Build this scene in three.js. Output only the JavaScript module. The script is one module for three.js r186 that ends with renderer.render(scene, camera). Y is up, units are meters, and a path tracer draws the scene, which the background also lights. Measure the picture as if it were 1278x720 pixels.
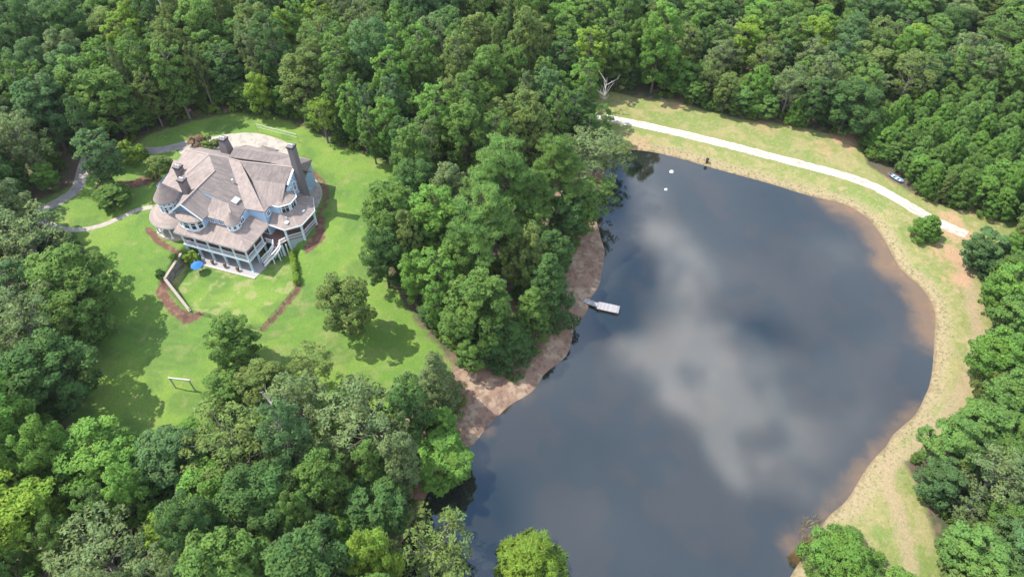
import * as THREE from 'three';
import { mergeGeometries } from 'three/addons/utils/BufferGeometryUtils.js';

// ---------------------------------------------------------------- camera, sky, sun, exposure
const FOCAL = 852, PITCH = 48 * Math.PI / 180, CAM_Y = 98;            // focal length in photo pixels (photo 1278 x 720)
const scene = new THREE.Scene();
const camera = new THREE.PerspectiveCamera(2 * Math.atan(360 / FOCAL) * 180 / Math.PI, 1024 / 576, 1, 3000);
camera.position.set(0, CAM_Y, 0);
camera.rotation.set(-PITCH, 0, 0);
const renderer = new THREE.WebGLRenderer({ antialias: true });
renderer.setSize(1024, 576);
renderer.toneMapping = THREE.LinearToneMapping;
renderer.toneMappingExposure = 2.05;
renderer.shadowMap.enabled = true;
scene.fog = new THREE.FogExp2(0xd6e0ea, 0.00005);   // thin summer haze

function rng(seed) { let s = seed >>> 0; return () => { s = (s + 0x6D2B79F5) >>> 0; let t = s; t = Math.imul(t ^ (t >>> 15), t | 1); t ^= t + Math.imul(t ^ (t >>> 7), t | 61); return ((t ^ (t >>> 14)) >>> 0) / 4294967296; }; }
const lerp = (a, b, t) => a + (b - a) * t, clamp = (x, a = 0, b = 1) => Math.max(a, Math.min(b, x));
const sstep = (a, b, x) => { const t = clamp((x - a) / (b - a)); return t * t * (3 - 2 * t); };
function hash2(x, y, s) { let h = Math.imul(x | 0, 374761393) + Math.imul(y | 0, 668265263) + Math.imul(s | 0, 2147483647 ^ 0x5bd1e995); h = Math.imul(h ^ (h >>> 13), 1274126177); return ((h ^ (h >>> 16)) >>> 0) / 4294967296; }
function vnoise(x, y, s = 0) {
  const xi = Math.floor(x), yi = Math.floor(y), fx = x - xi, fy = y - yi, u = fx * fx * (3 - 2 * fx), v = fy * fy * (3 - 2 * fy);
  return lerp(lerp(hash2(xi, yi, s), hash2(xi + 1, yi, s), u), lerp(hash2(xi, yi + 1, s), hash2(xi + 1, yi + 1, s), u), v);
}
function fbm(x, y, s = 0, oct = 4) { let a = 0, w = 0.5, n = 0; for (let i = 0; i < oct; i++) { a += w * vnoise(x, y, s + i * 17); n += w; w *= 0.5; x = x * 2.03 + 3.1; y = y * 2.03 + 1.7; } return a / n; }

// photo pixel -> point on the horizontal plane at height h ; world -> photo pixel
const CP = Math.cos(PITCH), SP = Math.sin(PITCH);
function rayOf(px, py) { const u = (px - 639) / FOCAL, v = -(py - 360) / FOCAL; return [u, v * CP - SP, -(v * SP + CP)]; }
function at(px, py, h = 0) { const d = rayOf(px, py), t = (h - CAM_Y) / d[1]; return [d[0] * t, d[2] * t]; }
function toPx(x, y, z) { const Y = y - CAM_Y, d = -z * CP - Y * SP, up = Y * CP - z * SP; return [639 + FOCAL * x / d, 360 - FOCAL * up / d]; }

// sky: blue air with broken cumulus; the banks of cloud that the pond mirrors stand where it mirrors them
{
  const W = 1536, H = 768, data = new Float32Array(W * H * 4);
  const banks = [[795, 212, 20, 32, .65], [812, 262, 24, 38, .7], [840, 310, 28, 34, .65], [866, 352, 30, 30, .55], [772, 438, 18, 16, .6], [800, 446, 26, 22, .7], [835, 480, 30, 22, .75], [872, 504, 30, 22, .8], [904, 548, 24, 24, .9], [930, 592, 24, 18, 1.0], [958, 592, 36, 18, .55], [990, 600, 40, 18, .35],
    [850, 420, 48, 38, .5], [900, 455, 46, 42, .5], [950, 510, 48, 42, .38], [1000, 560, 55, 32, .32], [1045, 320, 40, 28, .35], [1000, 480, 80, 60, .16], [1060, 505, 60, 36, .2], [930, 350, 55, 55, .2], [1110, 430, 28, 50, .2], [605, 575, 22, 22, .3], [832, 588, 14, 14, .25],
    [765, 235, 20, 45, -.3], [797, 339, 20, 22, -.5], [772, 392, 24, 28, -.35], [600, 640, 42, 50, -.3], [985, 255, 60, 25, -.08], [960, 412, 40, 16, -.25]].map(([x, y, rx, ry, a]) => {
    const d = rayOf(x, y), l = Math.hypot(...d); return { d: [d[0] / l, -d[1] / l, d[2] / l], rx: rx / FOCAL, ry: ry / FOCAL, a };
  });
  const sunH = Math.atan2(-0.24, -0.97);
  for (let j = 0; j < H; j++) {
    const el = (j + 0.5) / H * Math.PI - Math.PI / 2, sy = Math.sin(el), cy = Math.cos(el);
    for (let i = 0; i < W; i++) {
      const az = ((i + 0.5) / W - 0.5) * 2 * Math.PI, dx = Math.cos(az) * cy, dz = Math.sin(az) * cy, dy = sy, o = (j * W + i) * 4;
      let r, g, b;
      if (dy <= 0) { r = 0.16; g = 0.2; b = 0.15; } else {
        const k = Math.pow(1 - dy, 2.2), hz = Math.cos(az - sunH) * 0.5 + 0.5;
        r = lerp(0.08, 0.50, k) + 0.05 * hz; g = lerp(0.24, 0.63, k) + 0.05 * hz; b = lerp(0.54, 0.76, k) + 0.04 * hz;
        const q = 1 / (dy + 0.18), X = dx * q, Z = dz * q;
        const n = fbm(X * 3.1 + 5 + .3 * fbm(X * 6, Z * 6, 3), Z * 3.1 + 2, 11, 6), n2 = fbm(X * 9, Z * 9, 29, 4);
        // openness of the designed sector fades into the free clouds around it
        let s = 0, gap = 0, near = 0;
        for (const c of banks) {
          const dot = dx * c.d[0] + dy * c.d[1] + dz * c.d[2]; if (dot < 0.8) continue;
          const ux = -c.d[2], uz = c.d[0], ul = Math.hypot(ux, uz), ax = (dx * ux + dz * uz) / ul, ay2 = Math.max(0, 1 - dot * dot - ax * ax);
          const e = (ax / c.rx) ** 2 + ay2 / (c.ry * c.ry); if (e < 9) { const w = c.a * Math.exp(-e * 0.9); if (w > 0) s += w; else gap -= w; }
          near = Math.max(near, Math.exp(-(1 - dot) * 7));
        }
        const tex = fbm(X * 13 + 1.6 * n, Z * 13 + 1.6 * n2, 47, 5) + .35 * (fbm(X * 42 + 2 * n2, Z * 42, 53, 3) - .5);
        const free = sstep(0.38, 0.62, n) * 0.85, bank = clamp(.22 + .14 * (n2 - .5) - gap) + .74 * clamp(sstep(.05, .95, s) * (.4 + 1.05 * sstep(.32, .66, tex)) - gap * .6);
        const c = clamp(lerp(free, bank, clamp(near * 1.35)));
        const cl = 1.5 + 0.5 * (n2 - 0.5) + .12 * hz;
        r = lerp(r, cl * 0.96, c); g = lerp(g, cl * 0.985, c); b = lerp(b, cl * 1.05, c);
      }
      data[o] = r; data[o + 1] = g; data[o + 2] = b; data[o + 3] = 1;
    }
  }
  const t = new THREE.DataTexture(data, W, H, THREE.RGBAFormat, THREE.FloatType);
  t.mapping = THREE.EquirectangularReflectionMapping; t.magFilter = THREE.LinearFilter; t.minFilter = THREE.LinearFilter; t.needsUpdate = true;
  scene.background = t; scene.environment = t;
  scene.backgroundIntensity = 1; scene.environmentIntensity = 1;
}
const sun = new THREE.DirectionalLight(0xfff8ee, 4.3);
{
  const e = 57 * Math.PI / 180, hx = -0.971, hz = -0.239;
  sun.position.set(hx * Math.cos(e) * 300, Math.sin(e) * 300, -100 + hz * Math.cos(e) * 300);
  sun.target.position.set(0, 0, -100); sun.castShadow = true;
  Object.assign(sun.shadow.camera, { left: -190, right: 190, top: 150, bottom: -150, near: 10, far: 700 });
  sun.shadow.mapSize.set(4096, 4096);
  scene.add(sun, sun.target);
}

// ---------------------------------------------------------------- helpers
const names = {};
function numbered(n) { const k = names[n] = (names[n] ?? -1) + 1; return k ? n + '_' + String(k).padStart(3, '0') : n; }
function tag(o, label, category, group, kind) { if (label) o.userData.label = label; if (category) o.userData.category = category; if (group) o.userData.group = group; if (kind) o.userData.kind = kind; return o; }
function mesh(name, geo, mat, parent) { const m = new THREE.Mesh(geo, mat); m.name = parent ? name : numbered(name); m.castShadow = m.receiveShadow = true; (parent || scene).add(m); return m; }
function group(name, parent) { const g = new THREE.Group(); g.name = parent ? name : numbered(name); (parent || scene).add(g); return g; }
const lin = (r, g, b) => new THREE.Color().setRGB(r, g, b);
const std = (c, rough = 0.9, extra = {}) => new THREE.MeshStandardMaterial({ color: c, roughness: rough, ...extra });
function inPoly(x, y, p) { let c = false; for (let i = 0, j = p.length - 1; i < p.length; j = i++) { const [a, b] = p[i], [d, e] = p[j]; if ((b > y) !== (e > y) && x < (d - a) * (y - b) / (e - b) + a) c = !c; } return c; }
function segDist(x, y, a, b) { const dx = b[0] - a[0], dy = b[1] - a[1], t = clamp(((x - a[0]) * dx + (y - a[1]) * dy) / (dx * dx + dy * dy || 1)); return Math.hypot(x - a[0] - t * dx, y - a[1] - t * dy); }
function lineDist(x, y, p, closed) { let m = 1e9; for (let i = 0; i + 1 < p.length; i++) m = Math.min(m, segDist(x, y, p[i], p[i + 1])); if (closed) m = Math.min(m, segDist(x, y, p[p.length - 1], p[0])); return m; }
const sdPoly = (x, y, p) => (inPoly(x, y, p) ? -1 : 1) * lineDist(x, y, p, true);
function smoothLine(pts, n = 6, closed = false) { const c = new THREE.CatmullRomCurve3(pts.map(p => new THREE.Vector3(p[0], 0, p[1])), closed); return c.getPoints(pts.length * n).map(v => [v.x, v.z]); }
// grid field with bilinear lookup
const GX0 = -190, GX1 = 190, GZ0 = -235, GZ1 = -5;
function field(f, step = 1) {
  const nx = Math.round((GX1 - GX0) / step) + 1, nz = Math.round((GZ1 - GZ0) / step) + 1, a = new Float32Array(nx * nz);
  for (let j = 0; j < nz; j++) for (let i = 0; i < nx; i++) a[j * nx + i] = f(GX0 + i * step, GZ0 + j * step);
  return (x, z) => {
    const u = clamp((x - GX0) / step, 0, nx - 1.001), v = clamp((z - GZ0) / step, 0, nz - 1.001), i = u | 0, j = v | 0, fx = u - i, fz = v - j, o = j * nx + i;
    return lerp(lerp(a[o], a[o + 1], fx), lerp(a[o + nx], a[o + nx + 1], fx), fz);
  };
}
function boxG(w, h, d, x = 0, y = 0, z = 0, ry = 0) { const g = new THREE.BoxGeometry(w, h, d); if (ry) g.rotateY(ry); g.translate(x, y, z); return g; }
function cylG(r0, r1, h, x, y, z, n = 8) { const g = new THREE.CylinderGeometry(r1, r0, h, n); g.translate(x, y + h / 2, z); return g; }
function barG(a, b, w, h) { const A = new THREE.Vector3(...a), B = new THREE.Vector3(...b), d = B.clone().sub(A), g = new THREE.BoxGeometry(w, h, d.length()); g.applyMatrix4(new THREE.Matrix4().lookAt(B, A, new THREE.Vector3(0, 1, 0))); const c = A.add(B).multiplyScalar(0.5); g.translate(c.x, c.y, c.z); return g; }
const merge = (a) => mergeGeometries(a.map(g => { const q = g.index ? g.toNonIndexed() : g; for (const k of Object.keys(q.attributes)) if (!['position', 'normal', 'uv'].includes(k)) q.deleteAttribute(k); if (!q.attributes.uv) q.setAttribute('uv', new THREE.BufferAttribute(new Float32Array(q.attributes.position.count * 2), 2)); return q; }));
const toSRGB = (c) => c <= 0.0031308 ? c * 12.92 : 1.055 * Math.pow(c, 1 / 2.4) - 0.055;
function texture(w, h, f, srgb = true) {
  const d = new Uint8Array(w * h * 4), out = [0, 0, 0];
  for (let j = 0; j < h; j++) for (let i = 0; i < w; i++) { f((i + 0.5) / w, (j + 0.5) / h, out); const o = (j * w + i) * 4; for (let k = 0; k < 3; k++) d[o + k] = clamp(srgb ? toSRGB(Math.max(0, out[k])) : out[k]) * 255; d[o + 3] = 255; }
  const t = new THREE.DataTexture(d, w, h, THREE.RGBAFormat); t.magFilter = THREE.LinearFilter; t.minFilter = THREE.LinearMipmapLinearFilter; t.generateMipmaps = true; if (srgb) t.colorSpace = THREE.SRGBColorSpace; t.needsUpdate = true; return t;
}

// ---------------------------------------------------------------- terrain
const HOUSE_O = [-62, -94], HOUSE_A = 19 * Math.PI / 180, HOUSE_Y = 3;
const HU = [Math.cos(HOUSE_A), Math.sin(HOUSE_A)], HN = [Math.sin(HOUSE_A), -Math.cos(HOUSE_A)];
const toLocal = (x, z) => { const a = x - HOUSE_O[0], b = z - HOUSE_O[1]; return [a * HU[0] + b * HU[1], a * HN[0] + b * HN[1]]; };
const fromLocal = (u, n) => [HOUSE_O[0] + u * HU[0] + n * HN[0], HOUSE_O[1] + u * HU[1] + n * HN[1]];

const pondPx = [[765, 191], [790, 187], [840, 196], [900, 213], [960, 229], [1010, 244], [1058, 255], [1085, 273], [1104, 300], [1124, 335], [1148, 358], [1163, 382], [1168, 408], [1166, 445], [1159, 480], [1144, 512], [1124, 536], [1106, 556], [1090, 576], [1070, 605], [1042, 635], [1021, 660], [1005, 690], [985, 725], [955, 765],
  [860, 800], [720, 800], [600, 770], [520, 730], [490, 705], [512, 660], [540, 610], [574, 570], [598, 546], [612, 530], [640, 505], [664, 486], [690, 461], [711, 436], [721, 406], [734, 386], [744, 366], [752, 342], [756, 316], [749, 291], [745, 266], [750, 241], [757, 214]];
const pond = smoothLine(pondPx.map(p => at(p[0], p[1], 0)), 3, true).map((p, i) => [p[0] + (vnoise(i * .37, 1.5, 5) - .5) * 1.1, p[1] + (vnoise(i * .41, 9.5, 6) - .5) * 1.1]);
const pondD = field((x, z) => sdPoly(x, z, pond));
const pg = (pts, h) => pts.map(p => at(p[0], p[1], h));
const lawn = pg([[40, 262], [70, 300], [105, 310], [120, 345], [125, 410], [100, 450], [90, 500], [70, 560], [160, 575], [240, 540], [330, 520], [420, 500], [470, 520], [520, 505], [545, 480], [565, 450], [545, 420], [520, 395], [495, 360], [480, 330], [475, 290], [490, 250], [505, 222], [470, 202], [430, 190], [395, 172], [345, 152], [300, 147], [245, 157], [195, 172], [160, 190], [130, 220], [90, 240]], 4);
const lawnD = field((x, z) => sdPoly(x, z, lawn));
const dam = pg([[735, 110], [790, 122], [850, 130], [925, 150], [1000, 160], [1075, 178], [1082, 205], [1135, 238], [1190, 262], [1260, 268], [1290, 300], [1278, 330], [1215, 330], [1235, 370], [1245, 430], [1225, 500], [1195, 545], [1130, 575], [1150, 610], [1175, 690], [1180, 760], [940, 800], [985, 690], [1030, 630], [1085, 560], [1130, 510], [1150, 400], [1090, 300], [1060, 270], [900, 225], [760, 200], [735, 160]], 1.5);
const damD = field((x, z) => sdPoly(x, z, dam));
const roadPts = smoothLine(pg([[640, 132], [700, 137], [765, 147], [800, 153], [850, 164], [900, 176], [950, 189], [1000, 202], [1050, 215], [1090, 229], [1120, 245], [1150, 263], [1175, 277], [1208, 292]], 1.7), 6);
const wallLine = [[-1.6, 0.4], [-2.6, -3.0]]; // house-local, filled in below
const W0 = toLocal(...at(226, 318, 5.2)), W1 = toLocal(...at(205.5, 349, 5.0)), W2 = toLocal(...at(237, 389, 3.3));
const lowYard = [W0, W1, W2, toLocal(...at(326, 412, 3)), toLocal(...at(372, 360, 3)), [20.5, 3.2], [18.6, 7.5], [13, 8.5], [-0.5, 3]];
const groundRaw = (x, z) => {
  const d = pondD(x, z);
  if (d < 0) return Math.max(-1.6, d * 0.45);
  let y = Math.min(0.9, d * 0.3) + clamp((d - 3) * 0.05, 0, x < 20 ? 2.1 : 1.0);
  const [u, n] = toLocal(x, z);
  // upper grade behind and to both sides of the house; the walled yard lies a storey lower
  const side = u < 8 ? sstep(-19, -4, n) : sstep(2, 13, n);
  const far = 1 - sstep(34, 60, Math.hypot((u - 4) * 0.8, n - 14));
  const yard = sstep(-0.1, 0.7, sdPoly(u, n, lowYard));
  y += 2.4 * side * far * yard;
  y += (fbm(x * .05, z * .05, 41, 3) - .5) * 0.5 * sstep(6, 14, d) * sstep(2, 10, lawnD(x, z));
  return y;
};
const STEP = 0.8;
const groundY = field(groundRaw, STEP);

const footPath = smoothLine([at(190, 258, 5.4), at(172, 262, 5.3), at(155, 270, 5.2), at(130, 282, 5), at(105, 289, 4.8), at(80, 289, 4.6), at(60, 282, 4.5), at(50, 279, 4.5)], 6);
const drivePts = smoothLine([at(20, 290, 4), at(45, 270, 4.4), at(75, 255, 4.6), at(95, 238, 5), at(104, 210, 5.2), at(112, 192, 5.3), at(135, 184, 5.4), at(170, 188, 5.4), at(200, 187, 5.4), at(235, 179, 5.4), at(265, 174, 5.4)], 6);
const apron = [at(222, 190, 5.4), at(243, 178, 5.4), at(270, 170, 5.4), at(305, 166, 5.4), at(328, 168, 5.4), at(350, 175, 5.4), at(364, 182, 5.4), at(370, 189, 5.4), at(366, 194, 5.4), at(372, 208, 5.4), at(385, 217, 5.4), at(396, 227, 5.4), at(402, 238, 5.4), at(400, 250, 5.4), at(392, 262, 5.4), at(372, 260, 5.4), at(340, 230, 5.4), at(300, 215, 5.4), at(250, 200, 5.4)];
const mulch = [ // bark beds: polylines with a width
  [[at(374, 207, 5.4), at(388, 214, 5.4), at(400, 225, 5.4), at(408, 239, 5.4), at(406, 252, 5.4), at(400, 266, 5.2), at(402, 290, 5), at(385, 305, 4.5)], .45],
  [[at(400, 275, 5), at(400, 300, 4.5), at(385, 312, 4)], .8],
  [[at(205, 350, 5), at(199, 362, 4.8), at(214, 384, 4), at(232, 398, 3.3), at(248, 394, 3)], .75],
  [[at(370, 345, 3.5), at(372, 360, 3.2), at(345, 392, 3), at(327, 411, 3)], 0.45],
  [[at(184, 285, 5.4), at(195, 300, 5.4), at(215, 312, 5.4), at(226, 318, 5.4)], .5],
  [[at(128, 232, 5.4), at(160, 232, 5.4), at(190, 222, 5.4)], 1.5]];
const clay = [[at(1185, 280, 1.6), 3.6], [at(1228, 262, 1.6), 3.2], [at(1190, 315, 1.5), 3.0], [at(1200, 345, 1.5), 2.6], [at(1030, 185, 1.6), 2.2], [at(1205, 292, 1.6), 3.4], [at(600, 163, 3), 3.5], [at(800, 178, 1), 2.6], [at(955, 160, 1.6), 3.0], [at(1060, 172, 1.6), 3.5], [at(850, 128, 1.6), 3.0], [at(990, 158, 1.6), 2.5]];
const wear = smoothLine([at(1200, 320, 1.6), at(1215, 370, 1.6), at(1222, 430, 1.6), at(1195, 500, 1.6), at(1150, 550, 1.6), at(1110, 590, 1.6), at(1125, 640, 1.6), at(1140, 720, 1.6)], 4);
const wearD = field((x, z) => lineDist(x, z, wear)), roadD = field((x, z) => lineDist(x, z, roadPts)), driveD = field((x, z) => lineDist(x, z, drivePts)), footD = field((x, z) => lineDist(x, z, footPath));
const mulchD = field((x, z) => { let m = 1e9; for (const [p, w] of mulch) m = Math.min(m, lineDist(x, z, p) - w); return m; });
const clayF = (x, z) => { let m = 0; for (const [c, r] of clay) { const d = Math.hypot(x - c[0], z - c[1]); if (d < 2.5 * r) m = Math.max(m, 1 - d / (1.6 * r)); } return m; };

// ground colours: mown lawn, rough bank grass, straw at the shore, bark beds, red clay, leaf litter under the trees
const TX0 = -170, TX1 = 170, TZ0 = -222, TZ1 = -14;
const mixTo = (o, c, t) => { o[0] += (c[0] - o[0]) * t; o[1] += (c[1] - o[1]) * t; o[2] += (c[2] - o[2]) * t; };
const groundTex = texture(2048, 1260, (u, v, o) => {
  const x = TX0 + u * (TX1 - TX0), z = TZ0 + v * (TZ1 - TZ0);
  const n1 = fbm(x * .11, z * .11, 1, 4), n2 = fbm(x * .6, z * .6, 7, 3), n3 = hash2((u * 2048) | 0, (v * 1260) | 0, 3), n4 = fbm(x * 1.7, z * 1.7, 13, 2);
  const pd = pondD(x, z), wob = (n2 - .5) * 3 + (n4 - .5) * 1.2;
  o[0] = .075; o[1] = .056; o[2] = .036; mixTo(o, [.04, .055, .018], sstep(.45, .62, n1)); mixTo(o, [.13, .09, .055], sstep(.55, .7, n2) * .6);
  // pine straw and leaf litter in the grove on the pond's shore
  if (pd > -1 && pd < 22 && x < 26) { const t = sstep(17, 9, pd + wob * 1.2); mixTo(o, [.185, .115, .08], t); mixTo(o, [.25, .19, .13], t * sstep(.52, .66, n2) * .8); mixTo(o, [.10, .062, .045], t * sstep(.55, .68, n4) * .7); }
  const ld = lawnD(x, z) + wob * .55;
  if (ld < 1) {
    const t = sstep(.8, -.6, ld), c = [.085, .16, .02]; mixTo(c, [.12, .19, .026], sstep(.42, .66, n1)); mixTo(c, [.062, .12, .02], sstep(.52, .7, fbm(x * .2, z * .2, 77, 3)) * .7);
    mixTo(c, [.17, .185, .06], sstep(.6, .75, n2) * .25 + sstep(.64, .76, fbm(x * .3, z * .3, 91, 3)) * .35);
    const [lu, ln] = toLocal(x, z); const m = Math.sin((Math.hypot(lu - 4, ln - 14)) * 3.6 + n1 * 5); mixTo(c, [.11, .195, .024], clamp(m * .5 + .2) * .28);
    if (inPoly(lu, ln, lowYard)) mixTo(c, [.21, .215, .08], sstep(.52, .68, n2) * .55);
    mixTo(o, c, t);
  }
  const dd = damD(x, z) + wob * .4;
  if (dd < 1 && x > 18) {
    const t = sstep(.7, -.5, dd), c = [.15, .17, .045]; mixTo(c, [.205, .19, .075], sstep(.40, .6, n2 * .6 + n1 * .4)); mixTo(c, [.115, .165, .034], sstep(.5, .66, fbm(x * .25, z * .25, 23, 3)) * .75); mixTo(c, [.28, .22, .13], sstep(.58, .7, n4) * .35);
    mixTo(c, [.25, .195, .115], sstep(3.6, 1.0, pd + wob * .9) * .85); mixTo(c, [.13, .09, .05], sstep(.7, .1, pd + (n4 - .5)) * .6);
    const w = wearD(x, z); mixTo(c, [.27, .20, .125], sstep(1.5, .4, Math.abs(w - .1) + (n4 - .5) * 1.6) * .7);
    mixTo(c, [.15, .165, .045], sstep(3.4, 2.2, roadD(x, z) + wob * .4) * .5);
    mixTo(o, c, t);
  }
  const cf = clayF(x, z) + (n2 - .5) * .9 + (n4 - .5) * .4; if (cf > .12) mixTo(o, [.33, .2, .12], sstep(.12, .7, cf) * (x > 75 ? .8 : .4));
  const md = mulchD(x, z) + (n4 - .5) * .8; if (md < .4) { mixTo(o, [.105, .052, .034], sstep(.35, -.1, md)); mixTo(o, [.16, .085, .055], sstep(.35, -.1, md) * sstep(.5, .65, n4)); }
  if (pd < .15) mixTo(o, [.11, .07, .04], sstep(.15, -.3, pd));
  const k = .86 + .28 * n3; o[0] *= k; o[1] *= k; o[2] *= k;
});
groundTex.wrapS = groundTex.wrapT = THREE.MirroredRepeatWrapping;
const bumpTex = texture(512, 512, (u, v, o) => { const a = fbm(u * 48, v * 48, 5, 3) * .6 + hash2((u * 512) | 0, (v * 512) | 0, 8) * .4; o[0] = o[1] = o[2] = a; }, false);
bumpTex.wrapS = bumpTex.wrapT = THREE.RepeatWrapping; bumpTex.repeat.set(34, 21);
const groundMat = std(0xffffff, .96, { map: groundTex, bumpMap: bumpTex, bumpScale: 0.08 });
{
  const xs = [-900, -450], zs = [-1200, -500];
  for (let x = GX0; x <= GX1 + .01; x += STEP) xs.push(x); xs.push(450, 900);
  for (let z = GZ0; z <= GZ1 + .01; z += STEP) zs.push(z); zs.push(150, 500);
  const pos = new Float32Array(xs.length * zs.length * 3), uv = new Float32Array(xs.length * zs.length * 2);
  for (let j = 0; j < zs.length; j++) for (let i = 0; i < xs.length; i++) {
    const o = j * xs.length + i; pos[o * 3] = xs[i]; pos[o * 3 + 1] = groundY(xs[i], zs[j]); pos[o * 3 + 2] = zs[j];
    uv[o * 2] = (xs[i] - TX0) / (TX1 - TX0); uv[o * 2 + 1] = (zs[j] - TZ0) / (TZ1 - TZ0);
  }
  const idx = { ground: [], lawn: [], grass_bank: [] };
  for (let j = 0; j + 1 < zs.length; j++) for (let i = 0; i + 1 < xs.length; i++) {
    const x = (xs[i] + xs[i + 1]) / 2, z = (zs[j] + zs[j + 1]) / 2, a = j * xs.length + i, b = a + 1, c = a + xs.length, d = c + 1;
    (lawnD(x, z) < 0 ? idx.lawn : damD(x, z) < 0 && x > 18 && pondD(x, z) > -1 ? idx.grass_bank : idx.ground).push(a, c, b, b, c, d);
  }
  const full = new THREE.BufferGeometry(); full.setAttribute('position', new THREE.BufferAttribute(pos, 3)); full.setAttribute('uv', new THREE.BufferAttribute(uv, 2));
  full.setIndex([...idx.ground, ...idx.lawn, ...idx.grass_bank].length ? idx.ground.concat(idx.lawn, idx.grass_bank) : null); full.computeVertexNormals();
  for (const k of Object.keys(idx)) {
    const map = new Map(), p = [], n = [], t = [], ii = [];
    for (const v of idx[k]) { if (!map.has(v)) { map.set(v, p.length / 3); for (let q = 0; q < 3; q++) { p.push(pos[v * 3 + q]); n.push(full.attributes.normal.array[v * 3 + q]); } t.push(uv[v * 2], uv[v * 2 + 1]); } ii.push(map.get(v)); }
    const g = new THREE.BufferGeometry(); g.setAttribute('position', new THREE.Float32BufferAttribute(p, 3)); g.setAttribute('normal', new THREE.Float32BufferAttribute(n, 3)); g.setAttribute('uv', new THREE.Float32BufferAttribute(t, 2)); g.setIndex(ii);
    tag(mesh(k, g, groundMat), { ground: 'brown leaf litter and soil of the wood floor', lawn: 'mown green lawn around the house', grass_bank: 'rough yellow green grass bank around the pond' }[k], { ground: 'ground', lawn: 'lawn', grass_bank: 'grass' }[k], null, 'structure');
  }
}
// pond: murky dark water, silt showing brown over the sandbars
const shoalLine = smoothLine(pg([[1045, 252], [1085, 274], [1106, 304], [1126, 338], [1150, 362], [1164, 388], [1166, 415]], 0), 4), shoalLine2 = smoothLine(pg([[1140, 515], [1106, 556], [1070, 605], [1030, 648], [1003, 692]], 0), 4), shoalLine3 = smoothLine(pg([[610, 532], [640, 507], [668, 484]], 0), 4);
const shoal = field((x, z) => Math.min(lineDist(x, z, shoalLine), lineDist(x, z, shoalLine2) + 3.4, lineDist(x, z, shoalLine3) + 4.6));
const waterTex = texture(1024, 1024, (u, v, o) => { // dark peaty water, sand and silt showing over the shoals
  const x = -40 + u * 140, z = -150 + v * 150, n = fbm(x * .18, z * .18, 55, 4), m = fbm(x * .8, z * .8, 57, 3);
  o[0] = .012; o[1] = .0145; o[2] = .0125; mixTo(o, [.018, .017, .013], sstep(.45, .65, n));
  const d = shoal(x, z) + (n - .5) * 7 + (m - .5) * 1.6; mixTo(o, [.115, .066, .024], sstep(7.5, 1.2, d)); mixTo(o, [.17, .085, .02], sstep(2.6, .5, d) * sstep(.56, .7, m) * .6);
});
const rippleTex = texture(512, 512, (u, v, o) => { o[0] = o[1] = o[2] = fbm(u * 40, v * 64, 3, 3); }, false); rippleTex.wrapS = rippleTex.wrapT = THREE.RepeatWrapping; rippleTex.repeat.set(20, 20);
{
  const sh = new THREE.Shape(pond.map(p => { const k = 0; return new THREE.Vector2(p[0], -p[1]); }));
  const g = new THREE.ShapeGeometry(sh); g.rotateX(-Math.PI / 2);
  const big = new THREE.PlaneGeometry(140, 150, 70, 75); big.rotateX(-Math.PI / 2); big.translate(30, 0, -75);
  // keep only the cells over the basin; the banks rise through the sheet at the waterline
  const p = big.attributes.position, ii = [], q = big.index.array; for (let k = 0; k < q.length; k += 3) { let m = 1e9; for (let e = 0; e < 3; e++) m = Math.min(m, pondD(p.getX(q[k + e]), p.getZ(q[k + e]))); if (m < 1.5) ii.push(q[k], q[k + 1], q[k + 2]); } big.setIndex(ii);
  const uv = big.attributes.uv; for (let k = 0; k < p.count; k++) uv.setXY(k, (p.getX(k) + 40) / 140, (p.getZ(k) + 150) / 150);
  const wm = new THREE.MeshPhysicalMaterial({ color: 0xffffff, map: waterTex, roughness: 0.02, ior: 1.85, bumpMap: rippleTex, bumpScale: 0.0014 });
  tag(mesh('pond_water', big, wm), 'dark still pond mirroring clouds and sky', 'pond', null, 'structure');
}
// draped strips
function ribbon(pts, w, lift, edge = 0.2, seed = 1) {
  const p = [], t = [], ii = []; let s = 0; const rows = 5;
  pts.forEach((c, i) => {
    const a = pts[Math.max(0, i - 1)], b = pts[Math.min(pts.length - 1, i + 1)], l = Math.hypot(b[0] - a[0], b[1] - a[1]) || 1, nx = -(b[1] - a[1]) / l, nz = (b[0] - a[0]) / l;
    if (i) s += Math.hypot(c[0] - pts[i - 1][0], c[1] - pts[i - 1][1]);
    const wl = w / 2 + (vnoise(s * .9, 3, seed) - .5) * edge, wr = w / 2 + (vnoise(s * .9, 8, seed) - .5) * edge;
    for (let k = 0; k < rows; k++) { const f = k / (rows - 1) * 2 - 1, q = f < 0 ? f * wl : f * wr, x = c[0] + nx * q, z = c[1] + nz * q; p.push(x, groundY(x, z) + lift - (k === 0 || k === rows - 1 ? lift + .08 : 0), z); t.push((f + 1) / 2, s / w); }
    if (i) for (let k = 0; k + 1 < rows; k++) { const o = (i - 1) * rows + k; ii.push(o, o + 1, o + rows, o + 1, o + rows + 1, o + rows); }
  });
  const g = new THREE.BufferGeometry(); g.setAttribute('position', new THREE.Float32BufferAttribute(p, 3)); g.setAttribute('uv', new THREE.Float32BufferAttribute(t, 2)); g.setIndex(ii); g.computeVertexNormals(); return g;
}
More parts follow.
